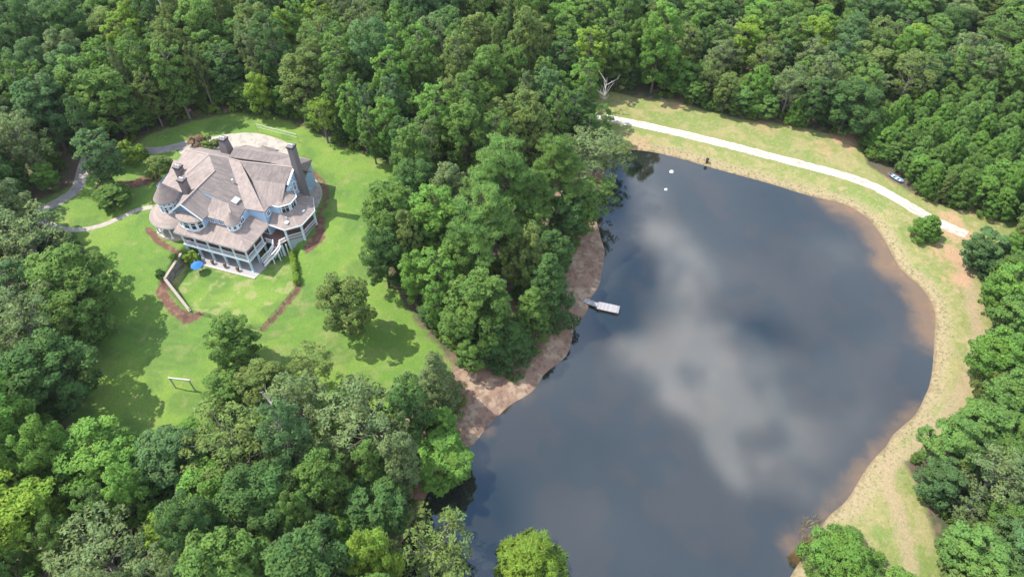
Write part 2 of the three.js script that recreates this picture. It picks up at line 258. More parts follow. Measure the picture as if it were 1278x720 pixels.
function dense(pts, d = 0.7) { const out = []; for (let i = 0; i + 1 < pts.length; i++) { const l = Math.hypot(pts[i + 1][0] - pts[i][0], pts[i + 1][1] - pts[i][1]), n = Math.max(1, Math.ceil(l / d)); for (let k = 0; k < n; k++) out.push([lerp(pts[i][0], pts[i + 1][0], k / n), lerp(pts[i][1], pts[i + 1][1], k / n)]); } out.push(pts[pts.length - 1]); return out; }
const gravelTex = texture(128, 2048, (u, v, o) => {
  const n = fbm(u * 10, v * 220, 4, 3), h = hash2((u * 128) | 0, (v * 2048) | 0, 5), g = fbm(u * 5, v * 90, 14, 3);
  o[0] = .46; o[1] = .425; o[2] = .39; mixTo(o, [.3, .25, .2], sstep(.45, .7, n)); mixTo(o, [.2, .19, .08], sstep(.52, .68, g) * (Math.abs(u - .5) < .13 || Math.abs(u - .5) > .42 ? .5 : .04)); const k = .85 + .3 * h; o[0] *= k; o[1] *= k; o[2] *= k;
}); gravelTex.wrapT = THREE.RepeatWrapping; gravelTex.repeat.set(1, .022);
tag(mesh('gravel_road', ribbon(dense(roadPts), 3.6, .05, .3, 3), std(0xffffff, .95, { map: gravelTex })), 'pale gravel track running along the pond bank', 'road', null, 'structure');
const concTex = texture(512, 512, (u, v, o) => { const n = fbm(u * 9, v * 9, 31, 4), h = hash2((u * 512) | 0, (v * 512) | 0, 6), m = fbm(u * 30, v * 30, 34, 3); o[0] = .31; o[1] = .275; o[2] = .235; mixTo(o, [.23, .2, .175], sstep(.45, .68, n)); mixTo(o, [.36, .31, .26], sstep(.5, .7, m) * .5); const k = .93 + .14 * h; o[0] *= k; o[1] *= k; o[2] *= k; });
concTex.wrapS = concTex.wrapT = THREE.RepeatWrapping;
const concAt = (rx, ry) => { const t = concTex.clone(); t.repeat.set(rx, ry); t.needsUpdate = true; return t; };
tag(mesh('footpath', ribbon(dense(footPath), 1.7, .07, .05, 5), std(lin(.95, .95, .98), .9, { map: concAt(.2, .2) })), 'winding pale concrete footpath from the round porch to the driveway', 'footpath', null, 'structure');
tag(mesh('driveway', ribbon(dense(drivePts), 3.6, .06, .12, 7), std(lin(.72, .74, .8), .9, { map: concAt(.4, .2) })), 'grey driveway curving through the trees to the house', 'driveway', null, 'structure');
{
  const g = new THREE.ExtrudeGeometry(new THREE.Shape(smoothLine(apron, 3, true).map(p => new THREE.Vector2(p[0], -p[1]))), { depth: .5, bevelEnabled: false }); g.rotateX(-Math.PI / 2); g.translate(0, 5.0, 0);
  const m = concAt(.12, .12); tag(mesh('paved_court', g, std(0xffffff, .9, { map: m })), 'cream paved parking court behind the house', 'pavement', null, 'structure');
}

// ---------------------------------------------------------------- house
const house = group('house');
house.position.set(HOUSE_O[0], HOUSE_Y, HOUSE_O[1]); house.rotation.y = -HOUSE_A;
tag(house, 'large pale blue house with taupe shingle roofs, round turret and arcaded porch', 'house');
const V3 = (u, h, n) => new THREE.Vector3(u, h, -n);
const LP = (px, py, h) => { const p = at(px, py, h + HOUSE_Y), q = toLocal(p[0], p[1]); return V3(q[0], h, q[1]); };
const shingle = (stainShade, seed) => { const t = texture(512, 512, (u, v, o) => {
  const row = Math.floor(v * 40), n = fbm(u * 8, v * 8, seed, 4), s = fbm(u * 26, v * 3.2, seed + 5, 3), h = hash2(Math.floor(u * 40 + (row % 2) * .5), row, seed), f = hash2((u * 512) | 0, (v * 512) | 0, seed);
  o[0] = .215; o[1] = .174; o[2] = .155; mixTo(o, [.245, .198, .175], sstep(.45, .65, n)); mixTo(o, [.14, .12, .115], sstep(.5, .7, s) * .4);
  if (stainShade) { mixTo(o, [.11, .092, .087], (.6 + .4 * sstep(.36, .62, s)) * stainShade); mixTo(o, [.085, .073, .07], sstep(.55, .7, n) * .4 * stainShade); }
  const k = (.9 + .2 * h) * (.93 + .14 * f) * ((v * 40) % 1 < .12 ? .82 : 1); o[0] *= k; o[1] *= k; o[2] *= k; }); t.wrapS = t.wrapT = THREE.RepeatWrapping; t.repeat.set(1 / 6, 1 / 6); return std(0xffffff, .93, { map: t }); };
const shingleClean = shingle(0, 61), shingleStainShade = shingle(.85, 67), shingleSomeShade = shingle(.35, 71);  // algae streaks plus painted-in shade: darker shingle copies for the dim slopes
const siding = (() => { const t = texture(64, 256, (u, v, o) => { const k = ((v * 20) % 1) < .14 ? .8 : 1, n = .95 + .1 * fbm(u * 4, v * 30, 3, 2); o[0] = .33 * k * n; o[1] = .46 * k * n; o[2] = .62 * k * n; }); t.wrapS = t.wrapT = THREE.RepeatWrapping; t.repeat.set(.3, .3); return std(0xffffff, .75, { map: t }); })();
const trim = std(lin(.62, .68, .73), .6), trimBlue = std(lin(.42, .54, .64), .6), glass = new THREE.MeshPhysicalMaterial({ color: lin(.02, .032, .034), roughness: .06, metalness: 0, ior: 1.5 }), brick = std(lin(.14, .12, .122), .95), darkMetal = std(lin(.03, .03, .032), .5), capMetal = std(lin(.6, .6, .62), .35, { metalness: .5 }), deckWood = std(lin(.16, .085, .075), .85), stone = std(0xffffff, .95), pave = std(lin(.26, .25, .25), .9), interior = std(lin(.07, .07, .075), .9);
stone.map = texture(256, 256, (u, v, o) => { const r = Math.floor(v * 9), c = Math.floor(u * 6 + (r % 2) * .5 + hash2(r, 0, 2)), h = hash2(c, r, 9), n = fbm(u * 30, v * 30, 6, 2); const k = .75 + .6 * h; o[0] = .17 * k * (.8 + .4 * n); o[1] = .15 * k * (.8 + .4 * n); o[2] = .13 * k * (.8 + .4 * n); }); stone.map.wrapS = stone.map.wrapT = THREE.RepeatWrapping; stone.map.repeat.set(.35, .5);

// a roof plane: a polygon with a thickness; uv run along the contour and down the slope, in metres
function slab(pts, thick = 0.2) {
  const o = pts[0], nrm = new THREE.Vector3(), c = new THREE.Vector3();
  for (let i = 0; i < pts.length; i++) { const a = pts[i], b = pts[(i + 1) % pts.length]; nrm.x += (a.y - b.y) * (a.z + b.z); nrm.y += (a.z - b.z) * (a.x + b.x); nrm.z += (a.x - b.x) * (a.y + b.y); c.add(a); }
  nrm.normalize(); if (nrm.y < 0) { pts = pts.slice().reverse(); nrm.negate(); }
  const ex = new THREE.Vector3(0, 1, 0).cross(nrm); if (ex.lengthSq() < 1e-4) ex.set(1, 0, 0); ex.normalize(); const ey = nrm.clone().cross(ex);
  const two = pts.map(p => new THREE.Vector2(p.clone().sub(o).dot(ex), p.clone().sub(o).dot(ey))), tri = THREE.ShapeUtils.triangulateShape(two, []);
  const pos = [], uv = [], put = (v, t) => { pos.push(v.x, v.y, v.z); uv.push(t[0], t[1]); }, dn = (p) => p.clone().add(new THREE.Vector3(0, -thick, 0));
  const area = THREE.ShapeUtils.area(two);
  for (const f of tri) { const q = area > 0 ? f : [f[0], f[2], f[1]]; for (const i of q) put(pts[i], [two[i].x, two[i].y]); for (const i of [q[0], q[2], q[1]]) put(dn(pts[i]), [two[i].x, two[i].y]); }
  for (let i = 0; i < pts.length; i++) { const j = (i + 1) % pts.length, a = pts[i], b = pts[j], l = a.distanceTo(b); for (const [v, t] of [[a, [0, 0]], [dn(a), [0, .2]], [b, [l, 0]], [b, [l, 0]], [dn(a), [0, .2]], [dn(b), [l, .2]]]) put(v, t); }
  const g = new THREE.BufferGeometry(); g.setAttribute('position', new THREE.Float32BufferAttribute(pos, 3)); g.setAttribute('uv', new THREE.Float32BufferAttribute(uv, 2)); g.computeVertexNormals(); return g;
}
function wallG(foot, h0, h1, closed = true) { // vertical walls on a footprint of [u, n]
  const pos = [], uv = []; let s = 0;
  for (let i = 0; i < foot.length - (closed ? 0 : 1); i++) { const a = foot[i], b = foot[(i + 1) % foot.length], l = Math.hypot(b[0] - a[0], b[1] - a[1]), A = V3(a[0], h0, a[1]), B = V3(b[0], h0, b[1]), C = V3(b[0], h1, b[1]), D = V3(a[0], h1, a[1]); for (const [p, x, y] of [[A, s, h0], [B, s + l, h0], [C, s + l, h1], [A, s, h0], [C, s + l, h1], [D, s, h1]]) { pos.push(p.x, p.y, p.z); uv.push(x, y); } s += l; }
  const g = new THREE.BufferGeometry(); g.setAttribute('position', new THREE.Float32BufferAttribute(pos, 3)); g.setAttribute('uv', new THREE.Float32BufferAttribute(uv, 2)); g.computeVertexNormals(); return g;
}
function polyG(pts) { return slab(pts, 0.02); }
const roofPart = group('roof', house);
const plane = (pts, m = shingleClean, th = 0.2) => mesh('roof_plane', slab(pts, th), m, roofPart);
// --- walls
mesh('wall', wallG([[-3.2, 3.4], [9.8, 3.4], [9.8, 7.6], [13.3, 7.6], [13.3, 9.8], [15.2, 9.8], [15.2, 17.6], [12.5, 21], [-3, 21], [-3, 17.5], [-10, 17.5], [-10, 8], [-3.2, 8]], 0, 8.75), siding, house);
mesh('wall_cap', slab([V3(-3.2, 8.7, 3.4), V3(9.8, 8.7, 3.4), V3(9.8, 8.7, 7.6), V3(13.3, 8.7, 7.6), V3(13.3, 8.7, 9.8), V3(15.2, 8.7, 9.8), V3(15.2, 8.7, 17.6), V3(12.5, 8.7, 21), V3(-3, 8.7, 21), V3(-3, 8.7, 17.5), V3(-10, 8.7, 17.5), V3(-10, 8.7, 8), V3(-3.2, 8.7, 8)], .05), trim, house);
// --- main roofs
const R1 = LP(260, 192.5, 12.95), R2 = LP(267.5, 213, 12), Vt = LP(284, 197, 11.95), Vb = LP(305.5, 260.5, 9.0), Gt = LP(299, 201, 11.95), Gb = LP(330, 264.5, 9.0), M1 = LP(366, 208.5, 13), K = LP(356, 229.5, 11.2), Sm = LP(313.5, 224, 10.95), M0 = LP(231.5, 186.5, 11.3), Aend = LP(232, 217, 11.3);
const B0 = V3(.4, 12, 12.2), B1 = V3(.45, 12, 6.4), B2 = V3(.3, 12, 1.7);
plane([R1, Vt, Vb, V3(10.15, 8.85, 3.3), V3(6.6, 10.05, 6.6), V3(.45, 11.95, 6.5), B0], shingleStainShade);
plane([Vt, Gt, Gb, Vb], shingleClean);
plane([R1, B0, B1, V3(.4, 9.9, 3.2), V3(-3.6, 9.0, 3.6), V3(-3.6, 9.6, 6.8), Aend], shingleClean);
plane([M0, R1, Aend, V3(-3.6, 9.62, 6.85), V3(-10.4, 8.75, 7.6), V3(-11, 9.6, 13)], shingleClean);
plane([Gt, M1, K, Sm], shingleStainShade);
plane([Sm, K, V3(15.6, 9.0, 10.2), V3(13.5, 9.0, 9.4), Gb], shingleSomeShade);
// rear slopes, falling away from the camera
plane([M0, V3(-10.6, 8.8, 21), V3(-3, 8.8, 21.4), Vt.clone().add(new THREE.Vector3(0, -.03, 0)), R1], shingleClean);
plane([Vt.clone().add(new THREE.Vector3(0, -.03, 0)), V3(-3, 8.8, 21.4), V3(15.6, 8.8, 21.4), M1, Gt], shingleClean);
// front eave roof over the second floor and front gable wing
plane([V3(3.6, 9.0, 3.0), V3(10.15, 8.82, 3.0), V3(6.6, 10.05, 6.6), V3(3.4, 10.9, 6.7)], shingleClean);
plane([V3(.45, 12, 6.35), V3(.3, 12, 1.75), V3(3.9, 9.1, 1.75), V3(4.4, 9.3, 6.35)], shingleSomeShade);
plane([V3(.44, 11.98, 6.35), V3(.29, 11.98, 1.75), V3(-3.4, 8.9, 1.75), V3(-3.4, 8.9, 6.35)], shingleClean);
mesh('gable_wall', slab([V3(.3, 11.8, 2.2), V3(3.5, 9.2, 2.2), V3(-3.0, 9.0, 2.2)], .01), siding, house);
mesh('gable_wall', mergeGeometries([polyG([V3(.45, 11.9, 6.45), V3(6.5, 10.0, 6.6), V3(3.6, 9.3, 6.5)])]), trimBlue, house);
mesh('rake_board', merge([barG([.3, 12.0, -1.68], [-3.5, 8.88, -1.68], .12, .3), barG([.3, 12.0, -1.68], [4.0, 9.05, -1.68], .12, .3)]), trim, house);
mesh('ridge_cap', merge([barG([.35, 12.03, -1.7], [.42, 12.08, -12.2], .26, .14), barG(R1.toArray(), Aend.toArray(), .32, .12), barG(R1.toArray(), Vt.toArray(), .3, .1), barG(Vt.toArray(), Gt.toArray(), .3, .1), barG(Gt.toArray(), M1.toArray(), .3, .1), barG(M0.toArray(), R1.toArray(), .3, .1)]), std(lin(.24, .205, .185), .9), roofPart);
mesh('wall', wallG([[-2.9, 2.2], [3.5, 2.2], [3.5, 3.4], [-2.9, 3.4]], 6.3, 9.0), siding, house);
// lower left wing
plane([LP(216, 199, 8.6), V3(-10, 9.2, 15), V3(-9.4, 8.9, 7.5), LP(205, 229, 7.2)], shingleClean);
mesh('wall', wallG([[-13.5, 15.5], [-13, 9], [-9, 8], [-9, 16]], 1.5, 7.3), siding, house);
// rear wing beyond the main ridge
const rwL = LP(292, 184, 11.8), rwR = LP(361.7, 195.8, 11.8), rwM = LP(336.7, 202.8, 11.9);
plane([rwL, rwR, rwM, Vt.clone().add(new THREE.Vector3(0, .02, -.3))], shingleStainShade);
plane([rwR, LP(363, 209, 12.2), rwM], shingleSomeShade);
plane([rwL, rwR, V3(13.5, 8.7, 25), V3(-1.5, 8.7, 25)], shingleClean);
plane([rwL, Vt, V3(-3, 8.75, 20), V3(-1.9, 8.7, 25)], shingleClean);
plane([rwR, V3(13.5, 8.7, 25), V3(15.6, 8.7, 18), LP(363, 209, 12.2)], shingleSomeShade);
mesh('wall', wallG([[-1.5, 21], [13.3, 21], [13.3, 24.6], [-1.5, 24.6]], 2, 8.7), siding, house);
plane([LP(326, 181, 10.2), LP(319, 189, 9.4), LP(337, 192, 9.4)], shingleSomeShade); plane([LP(326, 181, 10.2), LP(319, 189, 9.4), V3(1.5, 8.4, 26)], shingleSomeShade); plane([LP(326, 181, 10.2), LP(337, 192, 9.4), V3(5, 8.4, 26)], shingleSomeShade);
// right gable with windows
mesh('gable_wall', wallG([[15.25, 13.2], [15.25, 17.4]], 6, 10.6, false), siding, house);
mesh('gable_wall', (() => { const g = new THREE.BufferGeometry(), p = [V3(15.25, 10.6, 13.2), V3(15.25, 12.7, 17), V3(15.25, 10.6, 17.4)]; g.setAttribute('position', new THREE.Float32BufferAttribute(p.flatMap(v => v.toArray()), 3)); g.setAttribute('uv', new THREE.Float32BufferAttribute([0, 0, 4, 2, 4, 0], 2)); g.computeVertexNormals(); return g; })(), siding, house);
mesh('rake_board', barG(M1.clone().add(new THREE.Vector3(.2, .06, 0)).toArray(), K.clone().add(new THREE.Vector3(.6, .06, .2)).toArray(), .3, .3), trim, house);

// windows: frame, mullions and pane
function windowAt(u, n, h0, w, hh, yaw, parent = house, lights = 2) { // yaw: 0 faces the front (-n), +90deg faces +u
  const g = group('window', parent); g.position.set(u, h0, -n); g.rotation.y = yaw;
  const f = .11; mesh('pane', boxG(w - .1, hh - .1, .04, 0, hh / 2, .02), glass, g);
  const parts = [boxG(w + .1, f, .16, 0, hh, .06), boxG(w + .2, f, .2, 0, 0, .07), boxG(f, hh - f, .15, -w / 2, hh / 2, .06), boxG(f, hh - f, .15, w / 2, hh / 2, .06)];
  for (let k = 1; k < lights; k++) parts.push(boxG(.06, hh - f, .1, -w / 2 + w * k / lights, hh / 2, .045));
  parts.push(boxG(w - f, .06, .09, 0, hh * .62, .045)); mesh('frame', merge(parts), trim, g); return g;
}
// --- round turret
{
  const C = [-6.05, 4.7], t = group('turret', house); t.position.set(C[0], 0, -C[1]);
  mesh('turret_wall', (() => { const g = new THREE.CylinderGeometry(1.85, 1.85, 8, 28, 1, true); g.translate(0, 6, 0); return g; })(), trimBlue, t);
  for (const h of [6.9, 8.85, 9.6]) mesh('band', (() => { const g = new THREE.CylinderGeometry(1.95, 1.95, .22, 28); g.translate(0, h, 0); return g; })(), trim, t);
  mesh('turret_roof', new THREE.LatheGeometry([[2.35, 9.72], [2.4, 9.85], [1.5, 11.1], [.75, 12.2], [.12, 13.1], [0, 13.25]].map(p => new THREE.Vector2(...p)), 28), shingleSomeShade, t);
  for (let k = 0; k < 9; k++) { const a = (-115 + k * 27) * Math.PI / 180, u = Math.sin(a) * 1.84, n = -Math.cos(a) * 1.84; const w = windowAt(u, n, 7.15, .62, 1.5, a, t, 1); w.position.set(u, 7.15, -n); const w2 = windowAt(u, n, 9.0, .55, .55, a, t, 1); w2.position.set(u, 9.0, -n); }
}
// round porch around the turret
{
  const C = [-5.8, 4.9], p = group('round_porch', house); p.position.set(C[0], 0, -C[1]);
  mesh('porch_roof', new THREE.LatheGeometry([[4.85, 5.72], [4.9, 5.95], [1.8, 7.25]].map(q => new THREE.Vector2(...q)), 40), shingleClean, p);
  mesh('soffit', new THREE.LatheGeometry([[4.82, 5.74], [1.8, 5.74]].map(q => new THREE.Vector2(...q)), 40), trim, p);
  mesh('fascia', new THREE.LatheGeometry([[4.92, 5.92], [4.95, 5.7], [4.8, 5.5], [4.6, 5.5]].map(q => new THREE.Vector2(...q)), 40), trim, p);
  mesh('porch_floor', (() => { const g = new THREE.CylinderGeometry(4.7, 4.8, .7, 40); g.translate(0, 2.55, 0); return g; })(), std(lin(.36, .29, .23), .9), p);
  for (let k = 0; k < 9; k++) { const a = (-150 + k * 24) * Math.PI / 180; mesh('column', merge([cylG(.17, .15, 2.7, Math.sin(a) * 4.45, 2.9, Math.cos(a) * 4.45, 10), boxG(.5, .2, .5, Math.sin(a) * 4.45, 3.0, Math.cos(a) * 4.45), boxG(.46, .16, .46, Math.sin(a) * 4.45, 5.45, Math.cos(a) * 4.45)]), trim, p); }
}
// --- front porch: roof, deck, arcade
plane([V3(-2.4, 5.95, -.25), V3(13.75, 5.95, -.25), V3(9.8, 7.3, 3.5), V3(-2.4, 7.3, 3.5)], shingleClean, .16);
plane([V3(13.75, 5.95, -.25), V3(13.75, 5.95, 7.6), V3(9.8, 7.3, 7.6), V3(9.8, 7.3, 3.5)], shingleClean, .16);
mesh('fascia', merge([barG([-2.4, 5.78, .18], [13.6, 5.78, .18], .14, .3), barG([13.62, 5.78, .2], [13.62, 5.78, -7.5], .14, .3)]), trim, house);
mesh('soffit', slab([V3(-2.4, 5.62, .1), V3(13.5, 5.62, .1), V3(13.5, 5.62, 7.5), V3(9.8, 5.62, 7.5), V3(9.8, 5.62, 3.4), V3(-2.4, 5.62, 3.4)], .05), trim, house);
mesh('deck', slab([V3(-1.4, 3.1, 0), V3(13.3, 3.1, 0), V3(13.3, 3.1, 7.6), V3(9.8, 3.1, 7.6), V3(9.8, 3.1, 3.4), V3(-1.4, 3.1, 3.4)], .3), deckWood, house);
mesh('deck_band', merge([barG([-1.4, 2.95, .06], [13.4, 2.95, .06], .16, .36), barG([13.38, 2.95, .1], [13.38, 2.95, -5.4], .16, .36)]), trim, house);
function rail(a, b, name = 'railing', h = .95) { // top and bottom rail with balusters
  const A = new THREE.Vector3(...a), B = new THREE.Vector3(...b), d = A.distanceTo(B), n = Math.max(2, Math.round(d / .16)), g = [barG([A.x, A.y + h, A.z], [B.x, B.y + h, B.z], .11, .08), barG([A.x, A.y + .14, A.z], [B.x, B.y + .14, B.z], .08, .07)];
  for (let k = 1; k < n; k++) { const p = A.clone().lerp(B, k / n); g.push(boxG(.035, h - .2, .035, p.x, p.y + .14 + (h - .2) / 2, p.z)); }
  return mesh(name, merge(g), trim, house);
}
const bays = 5, bw = 14.2 / bays;
for (let k = 0; k <= bays; k++) { const u = -1.1 + k * bw; mesh('porch_post', boxG(.24, 2.5, .24, u, 4.35, -.12), trim, house); mesh('column', merge([boxG(.34, 2.6, .34, u, 1.3, -.15), boxG(.5, .25, .5, u, .125, -.15)]), trimBlue, house); if (k < bays) rail([u + .12, 3.1, -.12], [u + bw - .12, 3.1, -.12]); }
for (let k = 0; k < bays; k++) { // arch spandrels between the lower columns
  const u0 = -1.1 + k * bw + .17, w = bw - .34, s = new THREE.Shape(); s.moveTo(0, 2.8); s.lineTo(0, 1.95); for (let q = 0; q <= 12; q++) { const t = Math.PI - q / 12 * Math.PI; s.lineTo(w / 2 + Math.cos(t) * w / 2, 1.95 + Math.sin(t) * .72); } s.lineTo(w, 2.8); s.closePath();
  const g = new THREE.ExtrudeGeometry(s, { depth: .2, bevelEnabled: false }); g.translate(u0, 0, -.25); mesh('arch', g, trimBlue, house);
}
for (let k = 0; k < 3; k++) { const n = .1 + k * 2.5; if (k) { mesh('porch_post', boxG(.24, 2.5, .24, 13.15, 4.35, -n), trim, house); mesh('column', boxG(.34, 2.8, .34, 13.15, 1.4, -n), trimBlue, house); } if (k < 2) rail([13.2, 3.1, -n], [13.2, 3.1, -n - 2.5]); }
// patio floor and windows of the lower and middle floors
mesh('patio', slab([V3(-1.6, .08, -1.6), V3(14.4, .08, -1.3), V3(15, .08, 3.4), V3(-1.6, .08, 3.4)], .3), pave, house);
mesh('patio_edge', barG([-1.6, .1, 1.62], [14.4, .1, 1.32], .3, .12), std(lin(.42, .38, .33), .9), house);
for (let k = 0; k < 5; k++) { windowAt(.6 + k * 2.2, 3.38, .25, 1.5, 2.1, 0); windowAt(.6 + k * 2.2, 3.38, 3.3, 1.3, 2.1, 0); }
for (let k = 0; k < 2; k++) windowAt(9.82, 4.4 + k * 1.7, 3.3, 1.2, 2.1, Math.PI / 2);
for (let k = 0; k < 2; k++) windowAt(10.9 + k * 1.6, 7.58, 3.3, 1.2, 2.1, 0);
windowAt(9.82, 5.2, 7.5, 1.1, 1.0, Math.PI / 2); windowAt(13.32, 8.6, 7.3, .9, 1.1, Math.PI / 2);
windowAt(15.28, 14.3, 8.6, .7, 1.6, Math.PI / 2); windowAt(15.28, 15.6, 8.6, .7, 1.9, Math.PI / 2); windowAt(15.28, 14.9, 10.9, .8, .6, Math.PI / 2); windowAt(15.28, 16.6, 7.6, .7, 2.4, Math.PI / 2);
for (let k = 0; k < 2; k++) windowAt(4.6 + k * 1.9, 3.38, 7.55, .8, 1.0, 0);
// --- bay over the left of the porch, with a bowed roof
{
  const b = group('bay', house); b.position.set(.7, 0, -2.2);
  const foot = [[-2.7, 0], [-1.9, -1.0], [-.6, -1.5], [.9, -1.5], [2.0, -1.0], [2.7, 0]];
  mesh('bay_wall', wallG(foot.map(p => [p[0], p[1]]), 6.2, 9.0, false), trim, b);
  const ap = [-.3, 9.9, .2]; const gs = []; for (let i = 0; i + 1 < foot.length; i++) { const e = 1.12, a = V3(foot[i][0] * e, 8.98, foot[i][1] * e - .15), c = V3(foot[i + 1][0] * e, 8.98, foot[i + 1][1] * e - .15), t0 = V3(foot[i][0] * .45, 9.75, .15), t1 = V3(foot[i + 1][0] * .45, 9.75, .15); gs.push(slab([a, c, t1, t0], .14)); }
  mesh('bay_roof', merge(gs), shingleClean, b);
  for (let i = 0; i + 1 < foot.length; i++) { const a = foot[i], c = foot[i + 1], yaw = Math.atan2(c[1] - a[1], c[0] - a[0]); windowAt((a[0] + c[0]) / 2, (a[1] + c[1]) / 2 - .02, 7.0, Math.hypot(c[0] - a[0], c[1] - a[1]) - .3, 1.6, yaw, b, 1); }
}
// --- small turret bay
{
  const b = group('bay', house); b.position.set(8.9, 0, -3.9);
  const g = new THREE.CylinderGeometry(1.3, 1.3, 2.6, 8, 1, true); g.rotateY(Math.PI / 8); g.translate(0, 7.5, 0); mesh('bay_wall', g, trim, b);
  const r = new THREE.ConeGeometry(1.65, 2.1, 8); r.rotateY(Math.PI / 8); r.translate(0, 9.75, 0); mesh('bay_roof', r.toNonIndexed(), shingleClean, b); r.computeVertexNormals();
  for (const k of [-2, -1, 0, 1, 2]) { const a = k * Math.PI / 4; const w = windowAt(Math.sin(a) * 1.2, -Math.cos(a) * 1.2, 7.5, .62, .85, a, b, 1); }
}
// --- large bay on the right, octagonal porch below it
{
  const C = [14.15, 12.4], oct = (r, h, k0, k1) => { const a = []; for (let k = k0; k <= k1; k++) { const t = (k * 45 - 90 + 22.5) * Math.PI / 180; a.push([C[0] + Math.cos(t) * r, C[1] + Math.sin(t) * r]); } return a; };
  const b = group('bay', house), f = oct(2.55, 0, -2, 3);
  mesh('bay_wall', wallG(f, 6.4, 9.05, false), trimBlue, b);
  const e = oct(2.95, 0, -2, 4), ap = V3(13.4, 10.7, 13.4), gs = []; for (let i = 0; i + 1 < e.length; i++) gs.push(slab([V3(e[i][0], 9.02, e[i][1]), V3(e[i + 1][0], 9.02, e[i + 1][1]), ap], .16)); mesh('bay_roof', merge(gs), shingleClean, b);
  mesh('bay_fascia', merge(e.slice(0, -1).map((p, i) => barG([p[0], 8.95, -p[1]], [e[i + 1][0], 8.95, -e[i + 1][1]], .1, .22))), trim, b);
  for (let i = 0; i + 1 < f.length; i++) { const a = f[i], c = f[i + 1], yaw = Math.atan2(c[1] - a[1], c[0] - a[0]); windowAt((a[0] + c[0]) / 2, (a[1] + c[1]) / 2, 6.95, 1.45, 1.9, yaw, b, 2); }
  const D = [14.6, 11.8], E = [[13.75, 7.5], [17.2, 7.2], [19.6, 9.4], [19.9, 13.8], [17.6, 17.2], [15.2, 17.4]];
  const inn = [[13.3, 9.9], [15.2, 9.9], [16.5, 11.3], [16.6, 13.5], [15.3, 15], [15.2, 16.5]];
  for (let i = 0; i + 1 < E.length; i++) plane([V3(E[i][0], 5.95, E[i][1]), V3(E[i + 1][0], 5.95, E[i + 1][1]), V3(inn[i + 1][0], 7.2, inn[i + 1][1]), V3(inn[i][0], 7.2, inn[i][1])], shingleClean, .16);
  mesh('fascia', merge(E.slice(0, -1).map((p, i) => barG([p[0], 5.8, -p[1]], [E[i + 1][0], 5.8, -E[i + 1][1]], .13, .3))), trim, house);
  mesh('soffit', slab(E.map(p => V3(lerp(D[0], p[0], .97), 5.62, lerp(D[1], p[1], .97))), .05), trim, house);
  mesh('deck', slab([V3(13.3, 3.08, 5.6), V3(16.2, 3.08, 5.6), ...E.slice(1).map(p => V3(lerp(D[0], p[0], .94), 3.08, lerp(D[1], p[1], .94))), V3(13.3, 3.08, 9.9)], .3), deckWood, house);
  mesh('porch_base', wallG(E.slice(1).map(p => [lerp(D[0], p[0], .93), lerp(D[1], p[1], .93)]), -.3, 2.8, false), std(lin(.3, .36, .38), .8), house);
  E.slice(1, -1).forEach((p, i) => { const u = lerp(D[0], p[0], .95), n = lerp(D[1], p[1], .95); mesh('porch_post', merge([boxG(.32, 5.6, .32, u, 2.8, -n)]), trim, house); const q = E[i + 2], u2 = lerp(D[0], q[0], .95), n2 = lerp(D[1], q[1], .95); if (i < 3) rail([u, 3.08, -n], [u2, 3.08, -n2]); });
  for (const [u, n] of [[15.22, 10.6], [15.22, 12.8], [15.22, 15]]) windowAt(u, n, 3.3, 1.3, 2.1, Math.PI / 2);
  windowAt(14.3, 9.78, 3.3, 1.1, 2.1, 0);
}
// --- outside stair with white parapet rails
{
  const s = group('stair', house), top = [15.6, 6.3], path = [[15.6, 6.0, 3.0], [15.9, 5.0, 2.5], [15.5, 3.9, 1.8], [14.7, 3.0, 1.0], [14.1, 2.2, .3]];
  const c = new THREE.CatmullRomCurve3(path.map(p => V3(p[0], p[2], p[1]))); const N = 17;
  for (let k = 0; k < N; k++) { const p = c.getPoint((k + .5) / N), t = c.getTangent((k + .5) / N); mesh('step', boxG(1.25, .16, .34, p.x, p.y, p.z, Math.atan2(t.x, t.z)), deckWood, s); }
  for (const side of [-1, 1]) { const ps = []; for (let k = 0; k <= 18; k++) { const p = c.getPoint(k / 18), t = c.getTangent(k / 18), l = Math.hypot(t.x, t.z); ps.push([p.x - t.z / l * side * .68, p.y, p.z + t.x / l * side * .68]); }
    const gs = []; for (let k = 0; k < 18; k++) { gs.push(barG([ps[k][0], ps[k][1] + 1.0, ps[k][2]], [ps[k + 1][0], ps[k + 1][1] + 1.0, ps[k + 1][2]], .16, .1)); gs.push(barG([ps[k][0], ps[k][1] + .1, ps[k][2]], [ps[k + 1][0], ps[k + 1][1] + .1, ps[k + 1][2]], .1, .34)); gs.push(boxG(.05, .85, .05, ps[k][0], ps[k][1] + .55, ps[k][2])); gs.push(boxG(.05, .85, .05, (ps[k][0] + ps[k + 1][0]) / 2, (ps[k][1] + ps[k + 1][1]) / 2 + .55, (ps[k][2] + ps[k + 1][2]) / 2)); } mesh('handrail', merge(gs), std(lin(.75, .77, .8), .6), s);
    for (const k of [2, 6, 10]) mesh('post', boxG(.16, Math.max(.3, ps[k][1]), .16, ps[k][0], ps[k][1] / 2, ps[k][2]), trim, s); }
  // lattice of posts under the landing
  for (let k = 0; k < 5; k++) mesh('post', boxG(.18, 2.8, .18, 15.1 + k * .5, 1.4, -(4.6 + k * .45)), trim, s);
  rail([13.4, 3.1, -5.55], [14.9, 3.1, -5.5]); rail([16.3, 3.1, -5.7], [17.0, 3.1, -7.0]);
}
